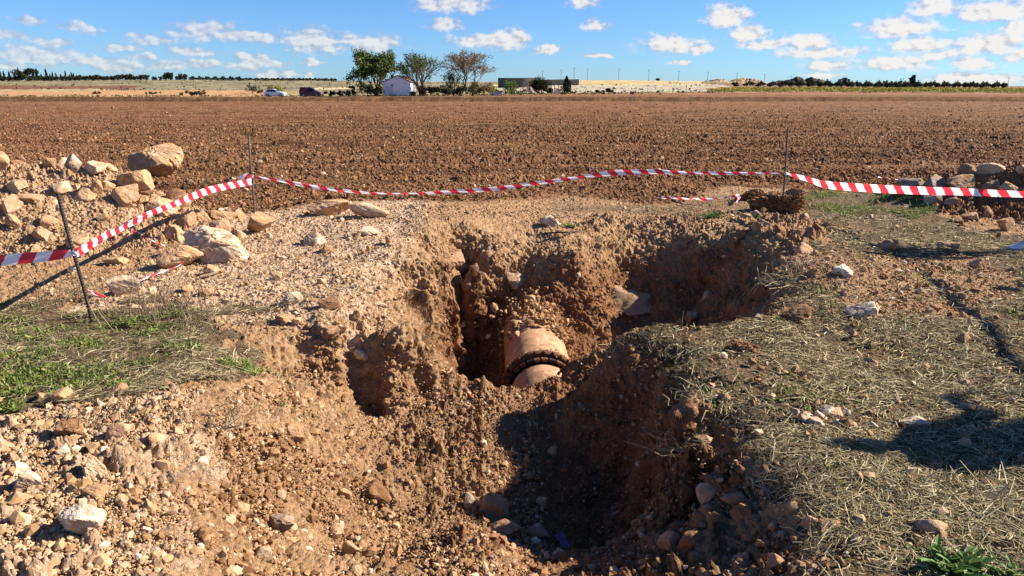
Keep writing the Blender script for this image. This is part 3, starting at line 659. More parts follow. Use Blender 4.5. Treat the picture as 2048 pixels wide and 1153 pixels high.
xy = cloud_pts(20000, -.75, .6, 2.4, 9.9, lambda x, y: inpoly(x, y, PITS) & (x < .2 + .0 * y) & (rng.random(len(x)) < np.where(fbm(x / .3, y / .3, 133, 3) > 0, .9, .25)))
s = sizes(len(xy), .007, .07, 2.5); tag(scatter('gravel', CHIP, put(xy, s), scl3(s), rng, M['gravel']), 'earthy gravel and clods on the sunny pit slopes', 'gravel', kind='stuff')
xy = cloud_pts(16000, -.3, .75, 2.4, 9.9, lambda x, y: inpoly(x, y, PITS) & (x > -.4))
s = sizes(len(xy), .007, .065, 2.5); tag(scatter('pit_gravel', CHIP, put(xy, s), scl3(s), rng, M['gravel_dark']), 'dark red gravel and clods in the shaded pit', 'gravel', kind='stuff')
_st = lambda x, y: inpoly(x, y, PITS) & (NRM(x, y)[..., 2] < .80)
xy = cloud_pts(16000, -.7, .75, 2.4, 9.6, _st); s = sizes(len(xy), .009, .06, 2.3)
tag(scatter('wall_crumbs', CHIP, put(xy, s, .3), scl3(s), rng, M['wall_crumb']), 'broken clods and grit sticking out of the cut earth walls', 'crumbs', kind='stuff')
xy = cloud_pts(15000, -.5, 1.0, 2.3, 12.6, lambda x, y: (x > .3) & (zone(x, y, BARE_R) | inpoly(x, y, RIM_R) | inpoly(x, y, BERM) | inpoly(x, y, HEAP_R) | (rng.random(len(x)) < .22)) & ~inpoly(x, y, PITS) & (y < field_edge(x)))
s = sizes(len(xy), .010, .075, 2.4); tag(scatter('loose_gravel', CHIP, put(xy, s), scl3(s), rng, M['gravel']), 'reddish gravel and clods loose on the right bank', 'gravel', kind='stuff')
xy = cloud_pts(42000, -.85, .85, 9.3, 145, lambda x, y: (rng.random(len(x)) < np.minimum(1, (17 / y) ** 1.0)) & (rng.random(len(x)) < .15 + 1.1 * vnoise(x / 9, y / .75, 88) ** 1.5) & (rng.random(len(x)) < np.clip((120 - y) / 60, 0, 1)) & (y > field_edge(x) + .1) & ~inpoly(x, y, HEAP_R) & ~inpoly(x, y, HEAP_L))
s = sizes(len(xy), .025, .13, 2.6) * np.clip(.75 + xy[:, 1] / 80, .75, 1.5); p = put(xy, s, .3); p[:, 2] += .04 + np.where(xy[:, 1] > 90, ZF(xy[:, 0], xy[:, 1]), 0)
tag(scatter('field_clods', CHIP, p, scl3(s), rng, M['field_clod']), 'broken clods of red brown soil over the ploughed field', 'clods', kind='stuff')

def blades(name, xy, length, width, mat, lift, tilt, curl=.15, heading=None, upright=False):
    """thin bent straws or leaves, four points wide, lying on the ground or standing"""
    n = len(xy); x, y = xy.T; nn = NRM(x, y); z = Z0(x, y)
    a = rng.random(n) * 2 * math.pi if heading is None else heading + rng.normal(size=n) * .7
    d = np.stack([np.cos(a), np.sin(a), np.zeros(n)], 1); d -= nn * (d * nn).sum(1)[:, None]; d /= np.linalg.norm(d, axis=1, keepdims=True)
    t = rng.normal(size=n) * tilt if not upright else np.abs(rng.normal(size=n) * .35 + tilt)
    d = d * np.cos(t)[:, None] + nn * np.sin(t)[:, None]
    sd = np.cross(d, nn); sd /= np.linalg.norm(sd, axis=1, keepdims=True) + 1e-9; roll = rng.normal(size=n) * .5; up = np.cross(sd, d); sd = sd * np.cos(roll)[:, None] + up * np.sin(roll)[:, None]
    c0 = np.stack([x, y, z], 1) + nn * (lift * rng.random(n) + .012)[:, None]
    bend = (rng.normal(size=n) * curl * length)[:, None] * (up if upright else (np.cross(nn, d) * .8 + nn * .3))
    L = length[:, None]; w = width[:, None] * .5; k = 0 if upright else -.5
    V = []
    for f, ww in ((0, .8), (.5, 1.0), (1, .35)):
        p = c0 + d * L * (f + k) + bend * ((f - .5) ** 2 * 4 if not upright else f * f)
        V += [p - sd * w * ww, p + sd * w * ww]
    V = np.stack(V, 1).reshape(-1, 3); b = (np.arange(n) * 6)[:, None]
    F = np.concatenate([b + [0, 1, 3, 2], b + [2, 3, 5, 4]])
    return mesh_np(name, V, F, mat)
def noise_keep(x, y, sc, lo, hi, s_): return rng.random(len(x)) < np.clip((fbm(x / sc, y / sc, s_, 4) - lo) / (hi - lo), .03, 1)
xy = cloud_pts(46000, -.2, 1.05, 2.2, 10.6, lambda x, y: (Z0(x, y) > -.10) & (zone(x, y, STRAW_R) | (zone(x, y, STRAW_B) & (rng.random(len(x)) < .4))) & ~(zone(x, y, BARE_R) & (rng.random(len(x)) < .8)) & noise_keep(x, y, .45, -.35, .25, 201))
L = rng.gamma(1.8, .028, len(xy)) + .02
tag(blades('straw_litter', xy, L, rng.uniform(.0025, .0055, len(xy)) * np.clip(xy[:, 1] / 4, .8, 1.8), M['straw'], .03, .11), 'dry cut straw and grass stalks littering the right bank', 'straw', kind='stuff')
xy = cloud_pts(16000, -1.1, -.2, 2.9, 7.4, lambda x, y: zone(x, y, STRAW_L, .4) & noise_keep(x, y, .4, -.3, .3, 205))
tag(blades('dry_grass_litter', xy, rng.gamma(1.9, .03, len(xy)) + .02, rng.uniform(.002, .004, len(xy)), M['straw'], .03, .14), 'dry grass stalks matted round the green weeds on the left', 'dry grass', kind='stuff')
# green weeds: little upright leaves in patches
xy = cloud_pts(10000, -1.1, -.2, 3.2, 7.2, lambda x, y: zone(x, y, GREEN_L, .5) & noise_keep(x, y, .26, .0, .35, 211))
tag(blades('green_weeds', xy, rng.gamma(3, .006, len(xy)) + .010, rng.uniform(.007, .015, len(xy)), M['grass'], .02, .3, .5, upright=True), 'low green weeds growing at the foot of the left steel bar', 'weeds', kind='stuff')
xy = cloud_pts(5000, .3, .8, 8.0, 13.4, lambda x, y: zone(x, y, GREEN_R, .3) & noise_keep(x, y, .5, -.1, .3, 215))
xy2 = cloud_pts(1700, -.1, .9, 2.3, 9, lambda x, y: zone(x, y, STRAW_R) & noise_keep(x, y, .22, .28, .5, 219))
xy = np.concatenate([xy, xy2])
tag(blades('bank_weeds', xy, rng.gamma(3, .008, len(xy)) + .012, rng.uniform(.005, .012, len(xy)), M['grass'], .01, .5, .5, upright=True), 'green weeds growing in patches on the right bank', 'weeds', kind='stuff')

# ------------------------------------------------------------------ rocks, one by one
def rock(px, py, w, h, m, label, seed, name='rock', dpth=.8, sub=5, rough=.12, planes=13, rot=0, sink=.22, cat='rock', p=34):
    b = hit(px, py); k = depth(b) / FPX; W2, H2 = w * k / 2, h * k / 2 * 1.12
    v, f = rock_vf(seed, sub, planes, p, rough)
    v = v * np.array([W2, W2 * dpth, H2])
    if rot: c_, s_ = math.cos(rot), math.sin(rot); v = np.stack([v[:, 0] * c_ - v[:, 2] * s_, v[:, 1], v[:, 0] * s_ + v[:, 2] * c_], 1)
    o = mesh_np(name, v, f, M[m], smooth=True)
    try: o.data.set_sharp_from_angle(angle=R(32))
    except Exception: pass
    o.location = (b[0], b[1] + W2 * dpth * .75, b[2] + H2 * (1 - 2 * sink)); return tag(o, label, cat)
ROCKS = [
 (298,362,112,66,'orange','largest cream and orange boulder perched on the right end of the left rubble heap',9,dict(sub=6,rough=.15,sink=.05,planes=14)),
 (140,352,36,42,'grey','dark grey pointed rock standing on top of the left rubble heap',21,dict(sink=.08)),
 (181,354,50,30,'cream','cream flat topped block on the left heap beside the grey pointed rock',25,dict(planes=7,sink=.1)),
 (98,342,26,26,'tan','small tan rock on the left heap, just left of the grey pointed one',33,dict(sink=.1)),
 (166,404,38,34,'tan','rounded tan rock on the left heap just above the steel bar tip',41,dict()),
 (191,398,24,42,'tan','narrow upright wedge of rock on the crest of the left heap',57,dict(planes=7,sink=.1)),
 (30,386,40,28,'cream','pale rock with an orange underside at the left frame edge of the heap',63,dict()),
 (45,413,64,26,'pink','long low flat block on the left heap, half in shade',71,dict(planes=7)),
 (92,458,36,32,'tan','round tan boulder on the shaded flank of the left heap, below the steel bar tip',83,dict(p=9)),
 (22,458,32,34,'tan','tan boulder low on the left flank of the heap near the frame edge',91,dict(p=9)),
 (262,384,66,42,'orange','broken slab directly under the largest boulder of the left heap',103,dict(sink=.1)),
 (246,418,58,46,'tan','squarish tan block in the middle of the left heap, below the broken slab',111,dict(sink=.1)),
 (308,430,70,34,'orange','broad tilted flat slab on the right slope of the left heap',121,dict(planes=7,dpth=1,rot=-.25)),
 (212,386,28,26,'tan','small brown rock beside the upright wedge on the left heap',127,dict()),
 (365,456,40,34,'pink','brown wedge shaped stone behind the two large flat boulders',131,dict(planes=7)),
 (441,445,54,28,'tan','flat tan stone near the edge of the ploughed field, left of the middle steel bar',141,dict()),
 (472,438,40,24,'tan','smaller tan stone just left of the middle steel bar foot',151,dict()),
 (398,445,34,26,'tan','rough tan stone on the right foot of the left heap',153,dict()),
 (420,526,158,66,'cream','biggest whitish flat boulder on the left bank beneath the tape',169,dict(sub=6,rough=.16,sink=.15,dpth=.7,planes=16,p=22)),
 (346,542,88,46,'orange','smooth orange boulder leaning against the biggest whitish boulder',177,dict(sub=6,sink=.14,p=9)),
 (516,470,58,40,'orange','pyramid shaped tan stone at the foot of the middle steel bar',181,dict(planes=5,sink=.08,p=30,rough=.04)),
 (247,594,62,48,'cream','half buried whitish rock behind the dry twigs near the left steel bar',193,dict(sink=.25)),
 (422,553,32,26,'tan','small round stone in front of the biggest whitish boulder',201,dict()),
 (222,532,46,18,'tan','low flat stone on the bank to the right of the left steel bar',211,dict()),
 (143,548,28,18,'white','small white stone beside the left steel bar',223,dict()),
 (410,594,32,18,'tan','flattish stone right of the dry twig weed',231,dict()),
 (655,433,88,30,'orange','long flat slab at the field edge, left one of the pair under the tape',241,dict(planes=7,dpth=.6,sink=.1)),
 (737,438,84,30,'cream','smooth flat slab at the field edge, right one of the pair under the tape',251,dict(dpth=.6,p=9,sink=.1)),
 (735,474,44,20,'cream','tilted small slab lying below the pair of flat slabs',261,dict(planes=7,rot=-.25)),
 (626,492,48,30,'grey','greyish rough rock with a dark shadow on the bank left of the pit',271,dict()),
 (1102,454,46,24,'white','pale stone lying behind the pit near the field edge',281,dict()),
 (905,530,74,40,'pink','slanting stone bedded in the back wall of the deep pit',291,dict(rot=-.5,planes=7,sink=.3)),
 (1037,577,48,34,'cream','pale stone perched on the earth spine above the pipe',301,dict()),
 (585,610,38,24,'cream','pale cobble alone on the bank left of the pit',311,dict()),
 (656,622,44,26,'clod','brown clod on the bank at the left lip of the pit',321,dict()),
 (567,652,42,24,'orange','flat orange stone, left of two touching stones on the left bank',331,dict(rot=-.4)),
 (598,655,20,16,'tan','small stone touching the flat orange one on the left bank',341,dict()),
 (1597,648,64,40,'clod','large brown earth clod on the straw at the right of the pit',351,dict(rough=.16,p=9)),
 (1732,640,66,32,'white','oblong white block lying on the straw to the right of the brown earth clod',361,dict(planes=6,sink=.1)),
 (1690,557,40,28,'white','white stone at the left tip of the long shadow on the right bank',371,dict()),
 (1782,504,46,26,'pink','greyish pink stone at the upper edge of the long shadow on the right bank',381,dict()),
 (1900,502,44,18,'tan','low flat stone behind the long shadow, towards the shoe',391,dict()),
 (1962,538,34,22,'pink','rounded stone below the long shadow near the right edge',401,dict()),
 (1872,628,24,20,'clod','small brown stone on the straw right of the oblong white block',411,dict()),
 (1672,838,42,22,'tan','tan stone beside the cluster of white pebbles on the right bank',421,dict()),
 (1838,860,64,26,'white','whitish flat stone lying in the big shadow at the right',431,dict()),
 (1752,906,50,22,'tan','flat tan stone at the lower rim of the big shadow',441,dict()),
 (1870,1077,68,44,'tan','rounded tan rock on the straw above the green leafy plant',451,dict(p=9)),
 (1664,1072,52,28,'tan','flat tan stone near the right rim of the pit, beside an upright one',461,dict()),
 (1620,1068,34,46,'pink','upright stone at the right rim of the near pit',471,dict()),
 (1490,1058,52,54,'clod','bulky clod sticking out of the shaded right wall',481,dict(rough=.13)),
 (1965,938,50,18,'pink','low stone at the right edge of the big shadow',491,dict()),
 (1408,895,44,24,'tan','tan stone on the right rim beside the overhanging straw tuft',501,dict()),
 (152,1084,92,66,'white','large whitish rock in the rubble at the lower left',513,dict(sub=6,sink=.12)),
 (180,962,60,56,'orange','tan pointed rock in the rubble above the large whitish one',521,dict(sub=6)),
 (50,988,56,56,'white','whitish hollowed rock at the left frame edge of the rubble',531,dict(sub=6,rough=.14)),
 (180,1004,48,34,'tan','rounded tan stone between the pointed rock and the large whitish rock',541,dict()),
 (110,810,68,30,'orange','oblong tan stone lying in the dry grass below the green weeds',551,dict(p=9)),
 (230,884,48,42,'pink','pinkish block at the lip of the dry grass, left of the pit',561,dict()),
 (130,884,66,46,'clod','large crumbling earth clod at the edge of the dry grass, left',571,dict(rough=.15,p=9)),
 (205,918,44,16,'white','small flat white stone in the rubble on the left',581,dict()),
 (30,1015,52,26,'tan','flat tan stone in the rubble close to the left frame edge',585,dict()),
 (592,892,36,46,'orange','upright wedge of stone bedded in the sunny pit slope',591,dict(planes=7,sink=.2,dpth=.5)),
 (557,1070,62,44,'grey','dark pitted rock beside a hole in the sunny pit slope',601,dict(rough=.16)),
 (749,1006,66,40,'clod','largest sunlit clod at the head of the sandy pit floor',611,dict(p=9,rough=.12)),
 (690,1002,28,26,'tan','round cobble beside the largest sunlit clod on the pit floor',621,dict(p=8)),
 (605,1117,48,26,'cream','pale stone in the rubble at the near edge of the pit',631,dict()),
 (522,1134,48,36,'orange','orange stone at the bottom of the sunny pit slope',641,dict()),
 (782,1039,18,16,'orange','small stone standing alone on the sandy pit floor',651,dict(sink=.05)),
 (700,1118,46,32,'orange','orange brown stone left of the red mound at the near edge',655,dict()),
 (985,1036,66,50,'pink','biggest stone on the shaded pit floor',661,dict(sub=6)),
 (938,1024,32,40,'grey','slanted grey stone left of the biggest one on the shaded floor',671,dict(rot=.5)),
 (1012,1080,66,38,'pink','blocky stone in front of the biggest one on the shaded floor',681,dict()),
 (1077,1084,44,40,'grey','dark stone right of the blocky one on the shaded floor',691,dict()),
 (1121,1124,36,24,'pink','small flat stone on the shaded floor next to the purple wrapper',701,dict()),
 (1105,912,22,20,'tan','single pale cobble in the middle of the shaded slope',711,dict()),
 (1150,1130,30,18,'grey','flat greyish stone at the bottom of the shaded floor',715,dict()),
 (1828,386,54,28,'grey','grey topped boulder at the left end of the right rubble heap',721,dict(sink=.1)),
 (1876,386,46,34,'grey','pale grey angular boulder, second from the left end of the right heap',731,dict(sink=.1,planes=7)),
 (1932,384,66,38,'orange','big rust coloured boulder in the right heap behind the tape',741,dict(rough=.13)),
 (1944,352,42,26,'pink','brown rock on the crest of the right heap, left of the pale slab',751,dict()),
 (1986,350,52,26,'cream','pale flat slab on the crest of the right heap',761,dict(planes=7)),
 (1990,386,40,28,'pink','rounded brown rock in the right heap just above the tape',771,dict(p=9)),
 (2025,392,44,30,'orange','rusty rock above the tape at the right frame edge',775,dict()),
 (1870,412,36,26,'grey','grey rock below the tape at the left foot of the right heap',781,dict()),
 (1907,414,32,22,'pink','pinkish angular rock below the tape in the right heap',791,dict()),
 (1872,418,14,13,'tan','small round tan stone at the left foot of the right heap',795,dict(p=8)),
 (1943,442,30,18,'tan','tan cobble at the foot of the right heap, left of the largest low rock',801,dict(p=9)),
 (1915,446,24,14,'tan','flat cobble on the grass at the foot of the right heap',805,dict()),
 (1978,434,24,24,'tan','cobble on the lower slope of the right heap',811,dict(p=9)),
 (2016,464,38,32,'tan','largest low rock at the foot of the right heap near the shoe',821,dict(planes=8)),
 (1528,462,40,26,'pink','stone on the rubble bank at the far right lip of the pit',831,dict()),
 (1612,510,40,26,'pink','rounded stone on the rubble bank right of the pit',841,dict(p=9)),
 (1640,470,30,26,'clod','brown clod on the back of the rubble bank right of the pit',851,dict()),
]
for (px, py, w, h, m, lab, sd, kw) in ROCKS: rock(px, py, w, h, m, lab, sd, **kw)

# smaller stones that nothing tells apart: linked copies of a few shapes, grouped by where they lie
PROTO = {}
def proto(mk, k):
    if (mk, k) not in PROTO:
        v, f = rock_vf(1500 + k * 7, 4, 12, 34, .10); o = mesh_np('stone', v * .5, f, M[mk], smooth=True)
        try: o.data.set_sharp_from_angle(angle=R(34))
        except Exception: pass
        PROTO[(mk, k)] = (o, [False])
    return PROTO[(mk, k)]
def stones(n, area, x0, x1, y0, y1, lo, hi, mats, label, group):
    xy = cloud_pts(n, x0, x1, y0, y1, area); s = np.sort(sizes(n, lo, hi, 1.6))[::-1]; p = put(xy, s, .36)
    for i in range(n):
        o, used = proto(random.choice(mats), random.randrange(6))
        if used[0]: o = o.copy(); C.objects.link(o)
        used[0] = True
        o.location = p[i]; o.scale = [s[i] * random.uniform(.75, 1.25) for _ in range(3)]; o.rotation_euler = [random.uniform(0, 6.3) for _ in range(3)]
        tag(o, label, 'stone', group)
stones(52, lambda x, y: inpoly(x, y, HEAP_L), -1.1, -.3, 6.9, 9.6, .10, .27, ['tan', 'tan', 'clod', 'cream', 'pink'], 'loose tan stone among the earth of the left rubble heap', 'smaller stones of the left rubble heap')
stones(40, lambda x, y: zone(x, y, NEAR_L), -1.0, -.35, 2.3, 4.0,   .04, .10, ['tan', 'tan', 'orange', 'cream'], 'pale fist sized stone in the rubble at the lower left', 'fist sized stones in the lower left rubble')
stones(30, lambda x, y: (x > -3.4) & (x < -.9) & (y > 5) & (y < 10.2) & ~inpoly(x, y, PITS) & ~zone(x, y, STRAW_L), -.6, -.1, 5.2, 10, .05, .13, ['tan', 'cream', 'orange'], 'pale stone scattered on the bare bank between the pit and the left heap', 'stones on the bare left bank')
stones(32, lambda x, y: inpoly(x, y, PITS) & (x < .1), -.5, .05, 2.7, 9, .04, .10, ['clod', 'tan', 'orange', 'clod'], 'earthy stone stuck in the sunny slope of the pit', 'stones in the sunny pit slope')
stones(26, lambda x, y: inpoly(x, y, PITS) & (x > .1), 0, .5, 2.8, 9.4, .04, .11, ['pink', 'clod', 'tan'], 'stone lying in the shaded part of the pit', 'stones in the shaded pit')
stones(30, lambda x, y: inpoly(x, y, BERM), .15, .5, 7, 10, .07, .17, ['pink', 'clod', 'tan'], 'reddish stone on the rubble bank at the right lip of the pit', 'stones of the right lip')
stones(22, lambda x, y: inpoly(x, y, RIM_R), .2, .6, 2.3, 3.7, .04, .11, ['clod', 'clod', 'pink'], 'earth clod on the crumbling right rim of the near pit', 'clods of the right rim')
stones(26, lambda x, y: inpoly(x, y, HEAP_R), .5, 1.0, 8.6, 12.5, .08, .24, ['pink', 'tan', 'orange', 'grey'], 'loose brown stone of the right rubble heap', 'smaller stones of the right rubble heap')
stones(26, lambda x, y: (zone(x, y, STRAW_R) | zone(x, y, BARE_R)) & ~inpoly(x, y, PITS), .2, .72, 2.5, 9, .035, .09, ['tan', 'pink', 'clod'], 'small stone lying among the straw of the right bank', 'small stones among the straw')
xs = wpoly([(1590,830),(1640,822),(1690,835),(1740,860),(1660,875),(1600,862),(1560,850)])
stones(14, lambda x, y: inpoly(x, y, xs), .35, .6, 3.1, 3.9, .045, .09, ['white', 'white', 'cream'], 'white pebble in the little cluster at the tip of the big shadow', 'white pebbles in the cluster')

# big old slab of rubble concrete bedded in the right hollow
def slab():
    c = [Wy(1160,540,8.35), Wy(1200,556,8.3), Wy(1250,584,8.15), Wy(1306,588,8.15), Wy(1312,628,7.95), Wy(1262,636,7.9), Wy(1222,622,8.0), Wy(1184,590,8.2)]
    bm = bmesh.new(); n = len(c); ctr = sum(c) / n
    fr = [bm.verts.new(p) for p in c]; bk = [bm.verts.new(p + np.array([.06, .5, .05])) for p in c]
    bm.faces.new(fr); bm.faces.new(bk[::-1])
    for i in range(n): bm.faces.new((fr[i], bk[i], bk[(i + 1) % n], fr[(i + 1) % n]))
    bmesh.ops.recalc_face_normals(bm, faces=bm.faces)
    bmesh.ops.triangulate(bm, faces=bm.faces); bmesh.ops.subdivide_edges(bm, edges=bm.edges, cuts=7, use_grid_fill=True)
    bmesh.ops.smooth_vert(bm, verts=bm.verts, factor=.5, use_axis_x=True, use_axis_y=True, use_axis_z=True)
    bm.normal_update(); P_ = np.array([v.co[:] for v in bm.verts]); d = n3(P_ * 5, 77) * .05 + n3(P_ * 16, 78) * .02
    for v, k in zip(bm.verts, d): v.co += v.normal * float(k)
    slab_o = obj_bm('concrete_slab', bm, M['concrete'], smooth=True); slab_o.location = (0, .10, -.03)
    tag(slab_o, 'long pale slab bedded in the wall of the right hollow', 'slab')
slab()

# ------------------------------------------------------------------ pipe in the pit
def lathe(name, prof, axis_o, axis_d, mat, parent=None, n=72, wob=0, smooth=True):
    bm = bmesh.new(); d = Vector(axis_d).normalized(); a = d.cross(Vector((0, 0, 1))).normalized(); b = a.cross(d); o = Vector(axis_o); rs = []
    for (s, r) in prof:
        rs.append([bm.verts.new(o + d * s + (a * math.cos(t) + b * math.sin(t)) * (r + (random.uniform(-wob, wob) if wob else 0))) for t in [2 * math.pi * k / n for k in range(n)]])
    for p, q in zip(rs, rs[1:]):
        for k in range(n): bm.faces.new((p[k], p[(k + 1) % n], q[(k + 1) % n], q[k]))
    bmesh.ops.recalc_face_normals(bm, faces=bm.faces)
    return obj_bm(name, bm, mat, parent, smooth)
AX = Vector((-.03, 1, .0)).normalized(); PO = Vector((.275, 6.28, -1.01)); PR_ = .325
pf = tag(empty('water_pipe', PO), 'clay coloured pipe length running back under the earth spine, with a rusty flanged end', 'pipe')
def at(o, loc=PO):
    o.location = -Vector(loc) if False else (0, 0, 0); return o
L0 = (0, 0, 0)
lathe('pipe_barrel', [(.04, PR_ - .05), (.04, PR_), (.30, PR_), (1.6, PR_)], L0, AX, M['pipe'], pf)
fl = lathe('flange', [(-.03, PR_ - .012), (-.045, PR_ + .045), (-.02, PR_ + .060), (.035, PR_ + .055), (.075, PR_ + .030), (.085, PR_ + .002)], L0, AX, M['rust'], pf, n=110, wob=.007)
lathe('gasket', [(-.040, PR_ - .03), (-.075, PR_ - .028), (-.078, PR_ + .012), (-.04, PR_ + .014)], L0, AX, M['rubber'], pf)
ax_a = AX.cross(Vector((0, 0, 1))).normalized(); ax_b = ax_a.cross(AX)
for k in range(30):
    t = 2 * math.pi * k / 30 + .05; rd = ax_a * math.cos(t) + ax_b * math.sin(t)
    bm = bmesh.new(); rot = Matrix((rd.cross(AX), AX, rd)).transposed()
    add_box(bm, rd * (PR_ + .006) - AX * .095, (.058 + random.uniform(-.006, .006), .05, .028), rot, .004)
    if rd.z > -.5: add_box(bm, rd * (PR_ + .052) - AX * .035, (.016, .045, .03), rot, .003)
    obj_bm('joint_lug', bm, M['rust'] if k % 3 else M['rubber'], pf)
r_ = np.random.default_rng(4); n = 420; tt = r_.normal(size=n) * .62; yy = .98 + .8 * r_.random(n) ** 1.3 - .10 * r_.random(n) - .14 * np.abs(np.sin(tt * 2.3)); sz = sizes(n, .02, .13, 1.6)
rr = PR_ + .01 + .22 * np.clip(yy - .6, 0, 1) * r_.random(n); pp = np.stack([PO.x - .03 * yy + np.sin(tt) * rr, PO.y + yy, PO.z + np.cos(tt) * rr], 1)
tag(scatter('soil_spill', CHIP, pp, scl3(sz), r_, M['gravel']), 'crumbled soil lying on top of the pipe', 'soil', kind='stuff')
n = 60; tt = r_.normal(size=n) * .55; sz = sizes(n, .010, .03, 1.8); pp = np.stack([PO.x + np.sin(tt) * (PR_ + .045), PO.y + .035 + .05 * r_.normal(size=n), PO.z + np.cos(tt) * (PR_ + .045)], 1)
tag(scatter('joint_dirt', CHIP, pp, scl3(sz), r_, M['gravel']), 'dried mud caked on the rusty joint of the pipe', 'mud', kind='stuff')
pn = tag(empty('water_pipe', PO), 'near pipe length running from the joint down into the earth saddle', 'pipe')
lathe('pipe_barrel', [(-.085, PR_ - .085), (-.085, PR_ - .035), (-.12, PR_ - .03), (-.62, PR_ - .03), (-.62, PR_ - .07), (-.3, PR_ - .07)], L0, AX, M['pipe'], pn)

# ------------------------------------------------------------------ steel bars and barrier tape
def bar(base, tip, label, m, ribs=True, r=.011):
    base, tip = Vector(base), Vector(tip); d = tip - base; L_ = d.length; base = base - d.normalized() * .12; L_ += .12
    n = int(L_ / .011); bm = bmesh.new(); pts = []; rad = []
    for i in range(n + 1):
        f = i / n; pts.append(Vector((0, 0, 0)) + d.normalized() * L_ * f + Vector((.006 * math.sin(f * 5), .004 * math.sin(f * 7), 0))); rad.append(r * (1.16 if i % 2 else .96))
    add_tube(bm, pts, rad, 10); o = obj_bm('steel_bar', bm, M[m]); o.location = base; return tag(o, label, 'steel bar')
bL = hit(183, 645); tL = Wy(117, 387, bL[1] - .05)
bM_ = hit(509, 437); tM = Wy(498, 272, bM_[1]); bR = hit(1563, 428); tR = Wy(1577, 255, bR[1])
bar(bL, tL, 'dark ribbed steel bar leaning left, standing in the green weeds on the left', 'rebar', r=.0125)
bar(bM_, tM, 'thin steel bar standing behind the pyramid shaped stone at the field edge', 'rebar_pale', r=.012)
bar(bR, tR, 'thin steel bar standing by the dark earth clump at the right', 'rebar_pale', r=.012)
bS = np.array([5.35, 6.9, 0.0]); tS = np.array([5.37, 6.9, 1.25])
bar(bS, tS, 'steel bar outside the right edge of the photo, holding the tape end', 'rebar_pale', r=.012)
def ribbon(pts, widths, rolls, u0=0.0, thick=True):
    """a strip of tape along smooth points; roll 0 stands on edge, 90 lies flat"""
    P_ = [Vector(p) for p in pts]; n = 14; q, wv_, rl = [], [], []
    for i in range(len(P_) - 1):
        a, b, c, d = P_[max(i - 1, 0)], P_[i], P_[i + 1], P_[min(i + 2, len(P_) - 1)]
        for k in range(n + (i == len(P_) - 2)):
            t = k / n; q.append(.5 * ((2 * b) + (c - a) * t + (2 * a - 5 * b + 4 * c - d) * t * t + (3 * b - a - 3 * c + d) * t ** 3))
            e = t * t * (3 - 2 * t); wv_.append(widths[i] * (1 - e) + widths[i + 1] * e); rl.append(rolls[i] * (1 - e) + rolls[i + 1] * e)
    bm = bmesh.new(); uvl = bm.loops.layers.uv.new('UVMap'); rows = []; s = u0; S = []
    for i, p in enumerate(q):
        t = (q[min(i + 1, len(q) - 1)] - q[max(i - 1, 0)]).normalized(); side = t.cross(Vector((0, 0, 1))); side = side.normalized() if side.length > .01 else Vector((1, 0, 0)); up = side.cross(t)
        a = R(rl[i]); w = up * math.cos(a) + side * math.sin(a); nn = t.cross(w)
        if i: s += (p - q[i - 1]).length
        S.append(s); rows.append([bm.verts.new(p + w * wv_[i] * (k / 4 - .5) + nn * .006 * math.sin(k * 1.7 + i * .3) * (wv_[i] > .03)) for k in range(5)])
    for i in range(len(rows) - 1):
        for k in range(4):
            f = bm.faces.new((rows[i][k], rows[i + 1][k], rows[i + 1][k + 1], rows[i][k + 1]))
            for l, (uu_, vv_) in zip(f.loops, ((S[i], k / 4), (S[i + 1], k / 4), (S[i + 1], (k + 1) / 4), (S[i], (k + 1) / 4))): l[uvl].uv = (uu_, vv_)
    return bm
def tape(name, pts, widths, rolls, label, parent=None, u0=0, cat='barrier tape'):
    o = obj_bm(name, ribbon(pts, widths, rolls, u0), M['tape'], parent, True)
    if parent is None: tag(o, label, cat)
    return o
yL, yM, yR = bL[1], bM_[1], bR[1]
def lerp(a, b, t): return a + (b - a) * t
kL = Wy(150, 505, yL - .03); kM = Wy(505, 360, yM); kM2 = Wy(503, 353, yM); kR = Wy(1570, 347, yR)
def lerp_tape(pix, y0, y1, fr): return [Wy(px, py, lerp(y0, y1, f)) for (px, py), f in zip(pix, fr)]
t0 = lerp_tape([(148, 506), (100, 512), (30, 519), (-60, 525), (-260, 530)], yL - .02, yL - .25, [0, .15, .35, .6, 1])
tape('barrier_tape', t0, [.05, .075, .085, .085, .08], [10, 0, -8, 0, 10], 'short red and white tape stretch from the left leaning bar to the left frame edge', u0=.02)
t1 = lerp_tape([(152, 506), (200, 480), (260, 447), (340, 412), (420, 381), (505, 363)], yL - .02, yM, [0, .12, .30, .52, .76, 1])
tape('barrier_tape', t1, [.07, .078, .075, .072, .08, .085], [0, 14, 22, 10, -6, 0], 'pale pink glinting tape stretch rising from the left leaning bar to the middle bar', u0=.06)
pix = [(508, 354), (560, 362), (640, 376), (720, 385), (810, 388), (900, 384), (990, 378), (1080, 366), (1160, 355), (1230, 346), (1300, 344), (1380, 346), (1460, 347), (1570, 347)]
t2 = lerp_tape(pix, yM, yR, [(p[0] - 508) / (1570 - 508) for p in pix])
tape('barrier_tape', t2, [.03, .045, .055, .04, .030, .05, .055, .05, .045, .075, .065, .04, .04, .018], [10, 20, 10, 30, 50, 10, 0, 10, 10, 0, 0, 15, 10, 0], 'long sagging tape stretch across the back between the middle and right bars', u0=.1)
pix = [(1570, 346), (1610, 358), (1660, 371), (1740, 377), (1820, 381), (1920, 384), (2048, 389), (2180, 396)]
t3 = lerp_tape(pix, yR, 6.9, [0, .06, .16, .33, .5, .7, .92, 1.0]); t3[-1] = np.array([5.36, 6.9, .74])
